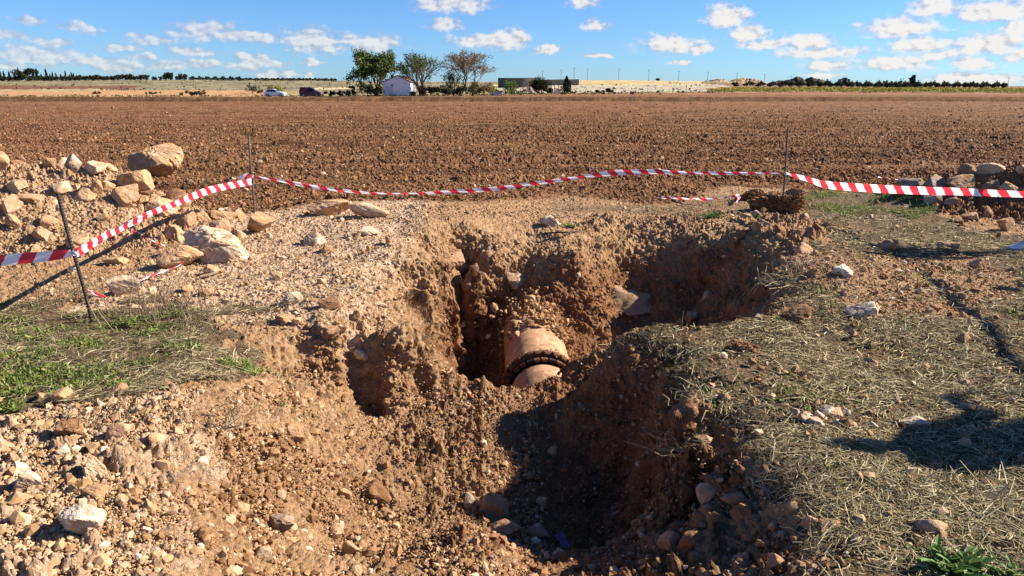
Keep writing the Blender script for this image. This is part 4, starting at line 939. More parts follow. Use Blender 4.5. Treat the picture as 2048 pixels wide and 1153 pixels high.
tape('barrier_tape', t3, [.02, .075, .10, .10, .092, .082, .062, .055], [0, 25, 10, 5, 0, -5, 0, 0], 'broad red and white tape stretch from the right bar to the right frame edge', u0=.0)
t4 = [(5.36, 6.9, 1.10), (5.2, 6.0, 1.08), (5.05, 5.0, 1.16), (4.95, 4.2, 1.3)]
tape('barrier_tape', t4, [.07, .09, .09, .08], [0, 10, 0, 0], 'tape stretch outside the right edge, casting the thin slanting shadow on the straw')
# knots and tails round the bars
for (k, y_) in ((kL, yL), (kM2, yM), (kR, yR)):
    d_ = Vector(k); c_ = [d_ + Vector((.018 * math.cos(a), .018 * math.sin(a), .008 * math.sin(2 * a))) for a in [0, 1, 2, 3, 4, 5, 6, 7, 8]]
    kn = tape('tape_knot', c_, [.035] * 9, [0] * 9, {yL: 'tape knot wound round the left leaning bar', yM: 'tape knot wound round the middle bar', yR: 'tape knot wound round the right bar'}[y_], u0=.13, cat='tape knot')
    if y_ == yM:
        tape('tape_tail', [Wy(503, 353, yM - .02), Wy(493, 352, yM - .04), Wy(484, 356, yM - .05), Wy(481, 362, yM - .05)], [.03, .06, .07, .05], [10, 30, 10, 0], '', kn, u0=.11)
def ground_tape(pix, w, label, lift=.025, u0=0):
    tape('tape_scrap', [hit(a, b) + np.array([0, 0, lift + random.uniform(-.01, .03)]) for a, b in pix], [w * random.uniform(.5, 1.1) for _ in pix], [random.uniform(10, 70) for _ in pix], label, u0=u0, cat='tape scrap')
ground_tape([(1322, 406), (1350, 404), (1385, 408), (1410, 409), (1440, 406), (1470, 401), (1478, 404), (1472, 413)], .045, 'torn red and white tape lying at the field edge left of the right bar', .06)
ground_tape([(265, 470), (282, 478), (310, 490), (330, 500)], .03, 'thin tape scrap on the bank behind the whitish boulder', .04, .1)
ground_tape([(372, 533), (350, 548), (310, 560), (280, 575)], .016, 'thin pale tape scrap in front of the smooth orange boulder', .05, .05)
ground_tape([(336, 432), (346, 436), (352, 439)], .06, 'red tape scrap on the right slope of the left heap', .1, .12)
ground_tape([(175, 598), (195, 604), (212, 606)], .04, 'red tape scrap at the foot of the left leaning bar', .06, .12)
ground_tape([(1755, 362), (1780, 366), (1805, 370)], .03, 'thin tape scrap by the left end of the right heap', .08, .0)

# ------------------------------------------------------------------ dry weeds, tufts, roots and litter
def stems(name, at_xy, n, hmin, hmax, spread, mat, label, cat, rad=.0022, branch=2, heading=None, lean=.6, z=0):
    r_ = np.random.default_rng(int(abs(at_xy[0] * 1000)) + n); bm = bmesh.new()
    for i in range(n):
        a = r_.random() * 6.28 if heading is None else heading + r_.normal() * .6; off = Vector((r_.normal() * spread * .4, r_.normal() * spread * .25, -.03))
        h = r_.uniform(hmin, hmax); t = abs(r_.normal()) * lean + .15; d = Vector((math.cos(a) * math.sin(t), math.sin(a) * math.sin(t), math.cos(t)))
        add_tube(bm, [Vector((0, 0, -.05)), off], [rad, rad], 3, False); p1 = off + d * h * .5 + Vector((0, 0, .02)); p2 = off + d * h + Vector((r_.normal() * .04, r_.normal() * .04, -h * h * .35))
        add_tube(bm, [off, p1, p2], [rad * 1.3, rad, rad * .5], 4, False)
        for b in range(branch):
            q = off.lerp(p2, r_.uniform(.35, .85)); add_tube(bm, [q, q + Vector((r_.normal() * .06, r_.normal() * .06, r_.uniform(0, .07))) * (h * 2.2)], [rad * .6, rad * .3], 3, False)
    o = obj_bm(name, bm, M[mat]); o.location = (at_xy[0], at_xy[1], float(Z0(at_xy[0], at_xy[1])) + z); return tag(o, label, cat)
def on(px, py): h_ = hit(px, py); return (h_[0], h_[1])
stems('dry_weed', on(330, 640), 70, .12, .55, .55, 'twig', 'sprawling dry twig weed right of the left leaning bar', 'dry weed', heading=2.6, lean=.75)
stems('dry_weed', on(130, 610), 34, .10, .40, .45, 'twig', 'thin dry weed left of the left leaning bar', 'dry weed', heading=2.2)
stems('dry_weed', on(385, 655), 26, .08, .30, .3, 'twig', 'short dry weed at the right end of the green patch', 'dry weed')
stems('dry_weed', on(1825, 465), 16, .08, .22, .25, 'twig', 'small bare weed on the grass in front of the right heap', 'dry weed')
stems('dry_weed', on(1385, 440), 40, .05, .18, .4, 'twig', 'dark dry tuft behind the right hollow', 'dry weed', lean=.8)
stems('dry_weed', on(1600, 420), 60, .1, .28, .35, 'twig', 'dry stalks on the dark earth clump by the right bar', 'dry weed')
stems('straw_tuft', on(1410, 893), 70, .04, .16, .3, 'straw_pale', 'pale straw tuft hanging over the right rim of the near pit', 'straw tuft', heading=3.0, lean=1.3, branch=0, rad=.0015)
stems('straw_tuft', on(1950, 1010), 60, .07, .22, .3, 'straw_pale', 'thick pale straw tuft on the right bank above the leafy plant', 'straw tuft', heading=.2, lean=1.1, branch=0, rad=.003)
stems('straw_tuft', on(1600, 560), 60, .05, .2, .5, 'straw_pale', 'straw tuft at the far right lip of the hollow', 'straw tuft', heading=3.4, lean=.9, branch=0, rad=.003)
stems('straw_tuft', on(1960, 625), 24, .06, .16, .2, 'straw_pale', 'small pale straw tuft in the sun below the second shadow', 'straw tuft', lean=.8, branch=0, rad=.0026)
stems('straw_tuft', on(1450, 790), 50, .05, .15, .4, 'straw_pale', 'straw tuft on the bank right of the wall top', 'straw tuft', lean=1.1, branch=0, rad=.0026)
stems('straw_tuft', on(1250, 700), 26, .05, .18, .2, 'straw_pale', 'thin straw tuft at the top of the promontory', 'straw tuft', lean=.8, branch=0)
stems('straw_tuft', on(1065, 860), 16, .05, .15, .1, 'straw_pale', 'little straw tuft on the edge of the pit shadow', 'straw tuft', lean=.8, branch=0)
stems('straw_tuft', on(410, 850), 18, .08, .22, .25, 'twig', 'dry stalks hanging down the sunny left slope', 'dry weed', lean=1.0)
stems('straw_tuft', on(215, 850), 40, .1, .3, .35, 'twig', 'bundle of dry stalks by the crumbling clod on the left', 'dry weed', heading=.4, lean=1.2)
def leafy(px, py, n, Lm, label, seed):
    r_ = np.random.default_rng(seed); h_ = hit(px, py); bm = bmesh.new()
    for i in range(n):
        a = r_.random() * 6.28; t = r_.uniform(.15, 1.25); L_ = Lm * r_.uniform(.5, 1.1); u = Vector((math.cos(a), math.sin(a), 0)); s = Vector((-math.sin(a), math.cos(a), 0)); base = Vector((r_.normal() * Lm * .35, r_.normal() * Lm * .22, 0))
        def P_(f): return base + u * (L_ * f * math.sin(t + f * .5)) + Vector((0, 0, L_ * f * math.cos(t + f * .55)))
        mid = [bm.verts.new(P_(k / 6)) for k in range(7)]; w0 = L_ * .05
        ed = {}
        for sg in (-1, 1):
            ed[sg] = [bm.verts.new(P_(k / 6) + s * sg * (L_ * (.02 if k == 0 else (.14 if k % 2 else .045) * math.sin(math.pi * (k + .6) / 7.2))) + Vector((0, 0, L_ * .03))) for k in range(7)]
            for k in range(6): bm.faces.new((mid[k], mid[k + 1], ed[sg][k + 1], ed[sg][k]))
    o = obj_bm('leafy_plant', bm, M['leafy']); o.location = h_; return tag(o, label, 'plant')
leafy(1905, 1150, 130, .135, 'fresh green toothed leafy plant at the bottom right corner', 5)
leafy(2020, 1160, 40, .10, 'smaller leafy plant at the right of the big leafy one in the corner', 6)
leafy(1140, 455, 40, .10, 'small green plant beside the pale stone behind the pit', 8)
leafy(1425, 437, 60, .13, 'green weed clump left of the right bar foot', 9)
leafy(1520, 442, 50, .12, 'low green weed clump just in front of the right bar', 10)
def clump(px, py, w, h, label, seed, m='clod'):
    b = hit(px, py); k = depth(b) / FPX; v, f = rock_vf(seed, 6, 6, 6, .30); v = v * (1 + .35 * n3(v * 3.5, seed % 61) + .22 * n3(v * 10, seed % 53))[:, None]; v = v * np.array([w * k / 2, w * k * .4, h * k * .75])
    o = mesh_np('earth_clump', v, f, M[m], smooth=False); o.location = (b[0], b[1] + .1, b[2] + h * k * .15); tag(o, label, 'earth clump')
clump(1560, 425, 120, 50, 'dark rooty earth clump at the foot of the right bar', 1201)
clump(1500, 402, 56, 26, 'small dark earth clump left of the rooty one by the right bar', 1205)
clump(1490, 715, 74, 26, 'flat dark earth clump on the straw behind the promontory', 1209)
bm = bmesh.new(); r_ = [hit(a, b) + np.array([0, 0, .05]) for a, b in ((1073, 478), (1100, 474), (1135, 473), (1175, 469))]
add_tube(bm, r_, [.008, .011, .010, .005], 6); tag(obj_bm('root', bm, M['dark_bark']), 'dark bent root poking out of the pit edge above the spine', 'root')
bm = bmesh.new(); r_ = [hit(a, b) + np.array([0, 0, .03]) for a, b in ((1840, 647), (1865, 643), (1880, 640))]
add_tube(bm, r_, [.008, .009, .006], 6); tag(obj_bm('stick', bm, M['wood'], None), 'short pale stick lying right of the oblong white block', 'stick')
bm = bmesh.new(); r_ = [hit(a, b) + np.array([0, 0, .03]) for a, b in ((400, 560), (420, 556), (436, 551))]
add_tube(bm, r_, [.012, .013, .009], 6); tag(obj_bm('stick', bm, M['wood'], None), 'thick stub of wood in front of the biggest whitish boulder', 'stick')
def wrapper():
    bm = bmesh.new(); g = [[bm.verts.new((.022 * (i - 2) + .004 * math.sin(j * 2), .03 * (j - 1.5), .012 * math.sin(i * 1.9 + j * 1.3) + .012 * j)) for j in range(4)] for i in range(5)]
    for i in range(4):
        for j in range(3): bm.faces.new((g[i][j], g[i + 1][j], g[i + 1][j + 1], g[i][j + 1]))
    bmesh.ops.solidify(bm, geom=bm.faces[:], thickness=.0015)
    o = obj_bm('wrapper', bm, M['litter']); o.location = hit(1120, 1096) + np.array([0, -.03, .06]); o.rotation_euler = (.7, .2, .9); tag(o, 'crumpled purple wrapper on the shaded pit floor', 'litter')
wrapper()

# ------------------------------------------------------------------ people: only a shoe shows, their shadows fall into the picture
def skin_mesh(name, joints, edges, mat, parent, lvl=2):
    me = bpy.data.meshes.new(name); me.from_pydata([j[:3] for j in joints], edges, []); o = bpy.data.objects.new(name, me); link(o, parent); me.materials.append(mat)
    sk = o.modifiers.new('skin', 'SKIN'); sk.use_smooth_shade = True
    for i, d in enumerate(me.skin_vertices[0].data):
        r_ = joints[i][3]; d.radius = (r_ if not isinstance(r_, tuple) else r_[0], r_ if not isinstance(r_, tuple) else r_[1]); d.use_root = (i == 0)
    sb = o.modifiers.new('sub', 'SUBSURF'); sb.levels = lvl; sb.render_levels = lvl
    return o
def shoe(parent, x, y, z=0, L_=.30):
    """toe towards -x"""
    prof = [(-.30, .004, .026, .010), (-.285, .026, .048, .012), (-.24, .044, .066, .012), (-.19, .049, .082, .012), (-.14, .046, .105, .012), (-.10, .042, .125, .012), (-.05, .040, .118, .012), (-.01, .034, .100, .012), (.0, .010, .085, .014)]
    def loft(name, lo, hi, m, grow=0, par=parent):
        bm = bmesh.new(); rs = []
        for (sx, w, h, b) in prof:
            z0 = lo; z1 = min(hi, h) if hi else h; w_ = w + grow; ring = []
            for k in range(14):
                a = math.pi * k / 13 if False else 2 * math.pi * k / 14; cx = math.cos(a); cz = math.sin(a)
                ring.append(bm.verts.new((sx * L_ / .3 + (-grow if sx < -.29 else grow if sx > -.005 else 0), w_ * math.copysign(abs(cx) ** .7, cx), (z0 + z1) / 2 + (z1 - z0) / 2 * math.copysign(abs(cz) ** .75, cz))))
            rs.append(ring)
        for a, b in zip(rs, rs[1:]):
            for k in range(14): bm.faces.new((a[k], a[(k + 1) % 14], b[(k + 1) % 14], b[k]))
        bm.faces.new(rs[0][::-1]); bm.faces.new(rs[-1]); bmesh.ops.recalc_face_normals(bm, faces=bm.faces)
        o = obj_bm(name, bm, m, par, True); return o
    s = loft('shoe', .018, 0, M['shoe']); s.location = (x, y, z)
    loft('sole', .0, .026, M['sole'], .006, s); loft('toe_panel', .012, .050, M['shoe_grey'], .0035, s)
    bm = bmesh.new()
    for k in range(5): add_tube(bm, [(-.205 + k * .022, -.028, .085 + k * .0085), (-.20 + k * .022, 0, .093 + k * .0085), (-.205 + k * .022, .028, .085 + k * .0085)], .0028, 5)
    obj_bm('laces', bm, M['shoe_grey'], s, True); return s
def person(loc, rz, label, top, h=1.72, stride=.32, arm=.25):
    p = tag(empty('person', loc, rz), label, 'person'); k = h / 1.72
    # faces -x.  hips, spine, head; legs apart along x
    def J(x, y, z, r_): return (x * k, y * k, z * k, r_ * k if not isinstance(r_, tuple) else (r_[0] * k, r_[1] * k))
    fa, ba = -stride, stride * .75
    body = [J(0, 0, .95, .10), J(0, 0, 1.12, .10), J(-.01, 0, 1.32, (.10, .13)), J(-.01, 0, 1.46, .055), J(-.02, 0, 1.54, .052), J(-.03, 0, 1.62, (.088, .075)), J(-.035, 0, 1.70, (.07, .062)),
            J(0, .09, .90, .085), J(fa * .45, .10, .50, .055), J(fa * .85, .10, .10, .038), J(0, -.09, .90, .085), J(ba * .35, -.10, .50, .055), J(ba * 1.05, -.10, .12, .038),
            J(0, .18, 1.40, .055), J(-.02, .25, 1.15, .042), J(-arm, .24, .93, .033), J(-arm - .03, .235, .85, .030), J(0, -.18, 1.40, .055), J(.04, -.25, 1.14, .042), J(-arm * .4, -.25, .90, .033), J(-arm * .4 - .02, -.245, .82, .030)]
    ed = [(0, 1), (1, 2), (2, 3), (3, 4), (4, 5), (5, 6), (0, 7), (7, 8), (8, 9), (0, 10), (10, 11), (11, 12), (2, 13), (13, 14), (14, 15), (15, 16), (2, 17), (17, 18), (18, 19), (19, 20)]
    n0 = len(body)
    for (hand, sy) in ((16, 1), (20, -1)):     # fingers and thumb
        hx, hy, hz, _ = body[hand]
        for f in range(4):
            i = len(body); body += [(hx + (-.024 + .016 * f), hy, hz - .045 * k, .0095), (hx + (-.028 + .017 * f) - .006, hy - sy * .008, hz - (.085 - .008 * abs(f - 1.4)) * k, .0075)]; ed += [(hand, i), (i, i + 1)]
        i = len(body); body += [(hx - .035, hy - sy * .02, hz - .02, .010), (hx - .045, hy - sy * .028, hz - .055, .008)]; ed += [(hand, i), (i, i + 1)]
    b_ = skin_mesh('body', body, ed, M['skin'], p)
    tr = [J(0, 0, .97, .125), J(0, .09, .88, .10), J(fa * .45, .10, .50, .075), J(fa * .85, .10, .13, .062), J(0, -.09, .88, .10), J(ba * .35, -.10, .50, .075), J(ba * 1.05, -.10, .15, .062), J(0, 0, 1.05, .125)]
    skin_mesh('trousers', tr, [(0, 1), (1, 2), (2, 3), (0, 4), (4, 5), (5, 6), (0, 7)], M['denim'], p)
    jk = [J(0, 0, 1.0, .135), J(0, 0, 1.15, .135), J(-.01, 0, 1.34, (.125, .155)), J(-.01, 0, 1.45, .075), J(0, .19, 1.40, .078), J(-.02, .255, 1.15, .062), J(-arm, .245, .94, .05), J(0, -.19, 1.40, .078), J(.04, -.255, 1.14, .062), J(-arm * .4, -.255, .91, .05)]
    skin_mesh('jacket', jk, [(0, 1), (1, 2), (2, 3), (2, 4), (4, 5), (5, 6), (2, 7), (7, 8), (8, 9)], top, p)
    hv, hf = rock_vf(77, 4, 0 + 3, 4, .05); hd = hv * np.array([.098, .088, .085]) * k + np.array([.005, 0, 1.675]) * k
    mesh_np('hair', hd, hf, M['hair'], p, True)
    for sy in (-1, 1):
        v, f = ico(2); mesh_np('eye', v * .011 + np.array([-.108 * k, sy * .033, 1.63 * k]), f, M['plastic'], p, True)
        mesh_np('ear', v * np.array([.022, .010, .032]) + np.array([-.02 * k, sy * .078 * k, 1.61 * k]), f, M['skin'], p, True)
    v, f = ico(2); mesh_np('nose', v * np.array([.018, .013, .022]) + np.array([-.118 * k, 0, 1.595 * k]), f, M['skin'], p, True)
    mesh_np('mouth', v * np.array([.008, .024, .006]) + np.array([-.108 * k, 0, 1.555 * k]), f, M['cloth_red'], p, True)
    s1 = shoe(p, (fa * .85) * k + .06, .10 * k, 0); s2 = shoe(p, (ba * 1.05) * k + .06, -.10 * k, 0.0)
    return p
toe = hit(2010, 503)
stride_ = .38
person((toe[0] + .30 - .06 + stride_ * .85, toe[1] - .10, toe[2] + .0), 0, 'person at the right frame edge, only a white trainer and jeans hem in view', M['cloth_dark'], 1.66, stride_)
person((6.75, 6.55, float(Z0(6.75, 6.55))), .4, 'person in a red jacket outside the frame, casting the rounded shadow near the right edge', M['cloth_red'], 1.70, .15)
person((4.15, 3.62, float(Z0(4.15, 3.62))), -.5, 'person in a dark jacket outside the frame, casting the biggest shadow on the straw', M['cloth_dark'], 1.76, .12, .45)

# ------------------------------------------------------------------ the far side: house, trees, cars, walls, poles
def far(px, y):
    x = (px - 1024) / FPX * (y * CT + H * ST); z = zf(x, y)
    x = (px - 1024) / FPX * (y * CT + (H - z) * ST); return Vector((x, y, zf(x, y)))
def fpx(n, y): return n / FPX * y          # pixels to metres at that distance
def leafmat(name, a, b, c): return island_mat(name, [(0, a), (.5, b), (1, c)], .8, .15, 2, 0, .25)
LM = {'willow': leafmat('willow_leaves', (.040, .070, .016), (.085, .125, .030), (.16, .19, .045)), 'olive': leafmat('dusty_leaves', (.05, .055, .022), (.11, .105, .045), (.19, .165, .07)),
      'autumn': leafmat('autumn_leaves', (.12, .085, .04), (.24, .165, .085), (.38, .27, .15)), 'dark': leafmat('dark_needles', (.008, .014, .007), (.018, .028, .012), (.036, .048, .02)),
      'far': leafmat('far_dark_leaves', (.014, .018, .010), (.028, .033, .016), (.05, .052, .026)), 'yellow': leafmat('yellowing_leaves', (.13, .14, .025), (.24, .23, .04), (.36, .31, .06)),
      'scrub': leafmat('scrub_leaves', (.045, .04, .02), (.095, .08, .04), (.17, .14, .07))}
def leaf_mesh(name, P_, size, mat, parent, r_):
    n = len(P_); Rm = rand_rot(n, r_); s = size * r_.uniform(.55, 1.3, n)[:, None, None]
    q = np.array([[-.5, -.3, 0], [.5, -.25, .05], [.5, .3, 0], [-.5, .25, -.05]])
    V = np.einsum('nij,nvj->nvi', Rm, q[None] * s) + P_[:, None, :]
    return mesh_np(name, V.reshape(-1, 3), np.arange(n * 4).reshape(n, 4), mat, parent)
def skeleton(r_, h, w, stems_, levels, upw, tip_up=.2, split=(2, 4), low=.15):
    segs, tips = [], []
    def grow(p, d, L_, rad, lv):
        q = p + d * L_ * .5 + Vector(r_.normal(size=3)) * L_ * .04; e = q + (d + Vector((0, 0, tip_up * .3))).normalized() * L_ * .5
        segs.append((p, q, rad, rad * .85)); segs.append((q, e, rad * .85, rad * .65))
        if lv == 0: tips.append((p, e)); return
        for k in range(r_.integers(*split)):
            o = r_.normal(size=3); nd = (d + Vector(o) * .55 + Vector((0, 0, tip_up))).normalized()
            grow(q.lerp(e, r_.uniform(.3, 1)), nd, L_ * r_.uniform(.58, .8), rad * .6, lv - 1)
        grow(e, (d + Vector(r_.normal(size=3)) * .25).normalized(), L_ * .72, rad * .62, lv - 1)
    for k in range(stems_):
        a = 6.28 * k / stems_ + r_.random(); t = upw * (0.4 + r_.random() * .8); d = Vector((math.cos(a) * math.sin(t), math.sin(a) * math.sin(t), math.cos(t)))
        grow(Vector((r_.normal() * .15, r_.normal() * .15, -.1)), d, h * .34, .10 + .07 * h / 8, levels)
    allp = np.array([e for _, e in tips]); sx = (w * .5) / max(np.percentile(np.abs(allp[:, 0]), 96), .1); sz = h / np.percentile(allp[:, 2], 98)
    S = Matrix.Diagonal((sx, sx, sz)); return [(S @ a, S @ b, r0, r1) for a, b, r0, r1 in segs], [(S @ a, S @ b) for a, b in tips]
def tree(loc, h, w, leaves, lsize, mat, bark, label, seed, stems_=3, levels=4, upw=.5, spread=.5, group=None, name='tree', top_bias=0, droop=0, cat='tree'):
    r_ = np.random.default_rng(seed); t = tag(empty(name, loc), label, cat, group); segs, tips = skeleton(r_, h, w, stems_, levels, upw)
    bm = bmesh.new()
    for a, b, r0, r1 in segs: add_tube(bm, [a, b], [max(r0, .018), max(r1, .016)], 4 if r0 < .06 else 7, False)
    obj_bm('trunk', bm, M[bark], t)
    A = np.array([p for p, _ in tips]); B = np.array([e for _, e in tips]); wgt = np.ones(len(B)) + top_bias * np.clip(B[:, 2] / h, 0, 1) ** 2; i = r_.choice(len(tips), leaves, p=wgt / wgt.sum()); f = r_.random(leaves)[:, None] ** .7
    P_ = A[i] + (B[i] - A[i]) * f + r_.normal(size=(leaves, 3)) * spread; P_[:, 2] -= droop * r_.random(leaves); P_[:, 2] = np.maximum(P_[:, 2], .15)
    leaf_mesh('crown', P_, lsize, LM[mat], t, r_); return t
def bush_points(r_, n, w, h, lobes=9, cone=False):
    if cone: 
        f = r_.random(n) ** .75; a = r_.random(n) * 6.28; rr = (1 - f) ** .8 * np.sqrt(r_.random(n)) * (.8 + .35 * np.sin(a * 3 + f * 9)); return np.stack([np.cos(a) * rr * w / 2, np.sin(a) * rr * w / 2, f * h], 1)
    c = r_.normal(size=(lobes, 3)) * np.array([w * .22, w * .2, h * .17]) + np.array([0, 0, h * .52]); rd = r_.uniform(.16, .30, lobes) * min(w, h * 1.4)
    i = r_.integers(0, lobes, n); d = r_.normal(size=(n, 3)); d /= np.linalg.norm(d, axis=1, keepdims=True)
    p = c[i] + d * (rd[i] * r_.random(n) ** .35)[:, None] * np.array([1, 1, .85]); p[:, 2] = np.clip(p[:, 2], .05, None); return p
BUSH = {}
def bush(loc, w, h, mat, label, name='bush', group=None, n=420, seed=1, cone=False, size=None, cat='bush', share=None, trunk=True):
    key = (share, mat, name)
    if share is not None and key in BUSH:
        src, kids = BUSH[key]; o = src.copy(); C.objects.link(o)
        for ch in kids: c_ = ch.copy(); C.objects.link(c_); c_.parent = o
    else:
        r_ = np.random.default_rng(seed); o = empty(name, loc); W0, H0 = (1, 1) if share is not None else (w, h)
        kids = [leaf_mesh('crown', bush_points(r_, n, W0, H0, cone=cone), size or .16 * (w + h) ** .5 if share is None else .17, LM[mat], o, r_)]
        if trunk:
            bm = bmesh.new(); add_tube(bm, [(0, 0, -.05 * H0), (.01 * W0, 0, H0 * .3), (-.02 * W0, .01, H0 * .6)], [.05 * min(W0, 2), .04 * min(W0, 2), .015 * min(W0, 2)], 6, False); kids.append(obj_bm('trunk', bm, M['dark_bark'], o))
        if share is not None: BUSH[key] = (o, kids)
    if share is not None: o.scale = (w, w, h)
    o.location = loc; o.rotation_euler = (0, 0, (seed * 1.7) % 6.28); return tag(o, label, cat, group)

# white house with its gable towards the field
def house():
    b = far(794, 151); w, d, he, hr = 5.5, 5.2, 2.85, 4.05; h_ = tag(empty('white_house', b + Vector((0, .3, -.1)), R(-5)), 'small whitewashed gabled field house standing at the far edge of the field', 'house')
    bm = bmesh.new(); pr = [(-w / 2, 0), (w / 2, 0), (w / 2, he), (.22, hr), (-w / 2, he)]
    f = [bm.verts.new((x, 0, z)) for x, z in pr]; k = [bm.verts.new((x, d, z)) for x, z in pr]
    bm.faces.new(f); bm.faces.new(k[::-1])
    for i in range(5): bm.faces.new((f[i], k[i], k[(i + 1) % 5], f[(i + 1) % 5]))
    bmesh.ops.recalc_face_normals(bm, faces=bm.faces); obj_bm('wall', bm, M['plaster'], h_)
    for (x0, z0, x1, z1) in ((-w / 2 - .22, he - .06, .22, hr + .03), (w / 2 + .22, he - .06, .22, hr + .03)):
        bm = bmesh.new(); n = Vector((-(z1 - z0), 0, x1 - x0)).normalized(); n = n if n.z > 0 else -n; q = []
        for yy in (-.12, d + .12):
            for (x, z) in ((x0, z0), (x1, z1)):
                for o in (.01, .12): q.append(bm.verts.new(Vector((x, yy, z)) + n * o))
        for fc in ((0, 1, 3, 2), (4, 6, 7, 5), (0, 4, 5, 1), (2, 3, 7, 6), (1, 5, 7, 3), (0, 2, 6, 4)): bm.faces.new([q[i] for i in fc])
        bmesh.ops.recalc_face_normals(bm, faces=bm.faces)
        bmesh.ops.subdivide_edges(bm, edges=[e for e in bm.edges if abs(e.verts[0].co.y - e.verts[1].co.y) > 1], cuts=40)
        for v in bm.verts: v.co += n * (.02 if int(v.co.y * 9) % 2 else 0)
        obj_bm('roof', bm, M['tile'], h_)
    bm = bmesh.new(); add_box(bm, (-1.25, -.012, 1.0), (.75, .02, 1.9)); o = obj_bm('blocked_doorway', bm, flat('patched_plaster', (.62, .57, .55), .9, .1, 0, .08, 3), h_)
    bm = bmesh.new(); add_box(bm, (-1.0, -.016, 2.25), (.5, .02, .35)); obj_bm('brick_patch', bm, flat('bare_brick', (.40, .21, .12), .9, .1, 0, .2, 4), h_)
    bm = bmesh.new(); add_box(bm, (-1.95, -.012, 1.95), (.13, .02, .35)); obj_bm('wall_slit', bm, M['plastic'], h_)
house()
b = far(752, 157); tree(b, 8.9, 9.2, 8000, .36, 'willow', 'dark_bark', 'big dense green tree rising behind the left of the white house', 3, 4, 4, .55, .42, droop=.5)
b = far(842, 156); tree(b, 8.3, 9.0, 1900, .28, 'willow', 'bark', 'half bare tree with long upright twigs just right of the white house', 14, 6, 4, .55, .22)
b = far(932, 157); tree(b, 8.6, 9.6, 2100, .26, 'autumn', 'bark', 'round bare tree with brownish seed heads, right of the half bare one', 23, 3, 5, .55, .16, top_bias=3)
b = far(905, 158); tree(b, 5.2, 4.2, 420, .26, 'willow', 'bark', 'low leafy thin tree between the two bare trees', 27, 4, 3, .5, .3)
r2 = np.random.default_rng(5)
for i, (px, w, h, y, m, lab) in enumerate([(757, 30, 24, 149, 'far', 'dark bush against the left wall of the white house'), (735, 30, 26, 153, 'willow', 'green bush at the foot of the big dense tree'), (775, 24, 26, 158, 'yellow', 'yellow green shoots behind the roof of the white house'),
      (846, 30, 22, 153, 'scrub', 'brown scrubby bush right of the white house'), (868, 30, 20, 154, 'scrub', 'low tangled bush under the half bare tree'), (893, 34, 22, 153, 'far', 'dark bush between the two bare trees'), (920, 30, 22, 155, 'far', 'dark undergrowth bush at the trunk of the round bare tree'),
      (945, 34, 26, 152, 'olive', 'olive coloured bush right under the round bare tree'), (968, 36, 30, 153, 'autumn', 'tall brownish bush at the right end of the row'), (985, 24, 20, 156, 'yellow', 'yellowish bush at the far right end of the row'), (824, 14, 10, 151, 'scrub', 'tuft of dry growth at the right corner of the white house'),
      (700, 24, 14, 156, 'scrub', 'scrubby bush left of the big dense tree'), (680, 22, 10, 154, 'scrub', 'low bush between the maroon van and the big tree'), (662, 24, 9, 152, 'far', 'low dark bush just right of the maroon van'), (705, 12, 22, 160, 'olive', 'thin young tree left of the big dense tree'), (645, 14, 8, 155, 'scrub', 'small scrub at the nose of the maroon van'),
      (1022, 40, 27, 156, 'willow', 'leaning green bush in front of the dark grey wall'), (1083, 38, 34, 172, 'dark', 'broad dark conifer, left of the pair'), (1196, 22, 10, 185, 'dark', 'low dome shaped dark bush in the pale grass'), (1218, 18, 7, 200, 'far', 'flat dark bush behind the dome shaped one'), (1070, 24, 22, 230, 'olive', 'olive tree in front of the grey wall behind the broad conifer'),
      (506, 22, 20, 185, 'far', 'dark green bush standing on the scrub left of the white car'), (522, 12, 12, 188, 'olive', 'small bush right beside the dark green one above the white car'), (540, 24, 17, 190, 'olive', 'grey green bush behind the white car'), (560, 20, 20, 180, 'yellow', 'bright yellow green bush above the nose of the white car'), (620, 12, 8, 200, 'yellow', 'little yellow bush behind the maroon van'),
      (1100, 10, 14, 175, 'dark', 'slender dark shoot at the right side of the broad conifer'), (1470, 12, 10, 330, 'far', 'small dark bush at the foot of the pale earth mounds'), (1317, 10, 6, 520, 'far', 'tiny dark bush alone on the right skyline')]):
    b = far(px, y); bush(b, fpx(w, y), fpx(h, y), m, lab, n=2600 if m == 'dark' and w > 25 else 900 if w > 25 else 420, seed=40 + i, size=.24 if y < 200 else .5)
b = far(1133, 175); bush(b, fpx(32, 175), fpx(33, 175), 'dark', 'pointed dark cedar, right of the broad conifer', 'cedar_tree', n=1500, seed=71, cone=True, size=.32, cat='tree')

# left skyline: cypresses, olives and the hedge
for i, (px, h, w) in enumerate([(3, 16, 5), (12, 18, 5), (22, 13, 5), (30, 17, 5), (37, 19, 5), (44, 12, 4), (70, 16, 5), (78, 18, 5), (84, 14, 5), (92, 17, 5), (100, 13, 4), (108, 14, 4), (116, 12, 4), (124, 13, 4), (131, 14, 4), (138, 12, 4), (145, 13, 4), (151, 12, 4)]):
    y = 455 + 9 * (i % 4); px += 2.5 * math.sin(i * 5.1); bush(far(px, y), fpx(w * 1.9, y), fpx((h + 2) * (1 + .18 * math.sin(i * 3.7)), y), 'dark', 'slim dark cypress in the row on the far left skyline', 'cypress_tree', 'cypresses on the left skyline', 260, 3 + i, True, cat='tree', share=1)
bush(far(54, 445), fpx(36, 445), fpx(23, 445), 'far', 'broad rounded dark tree among the cypresses on the left skyline', 'tree', None, 700, 9, size=1.1, cat='tree')
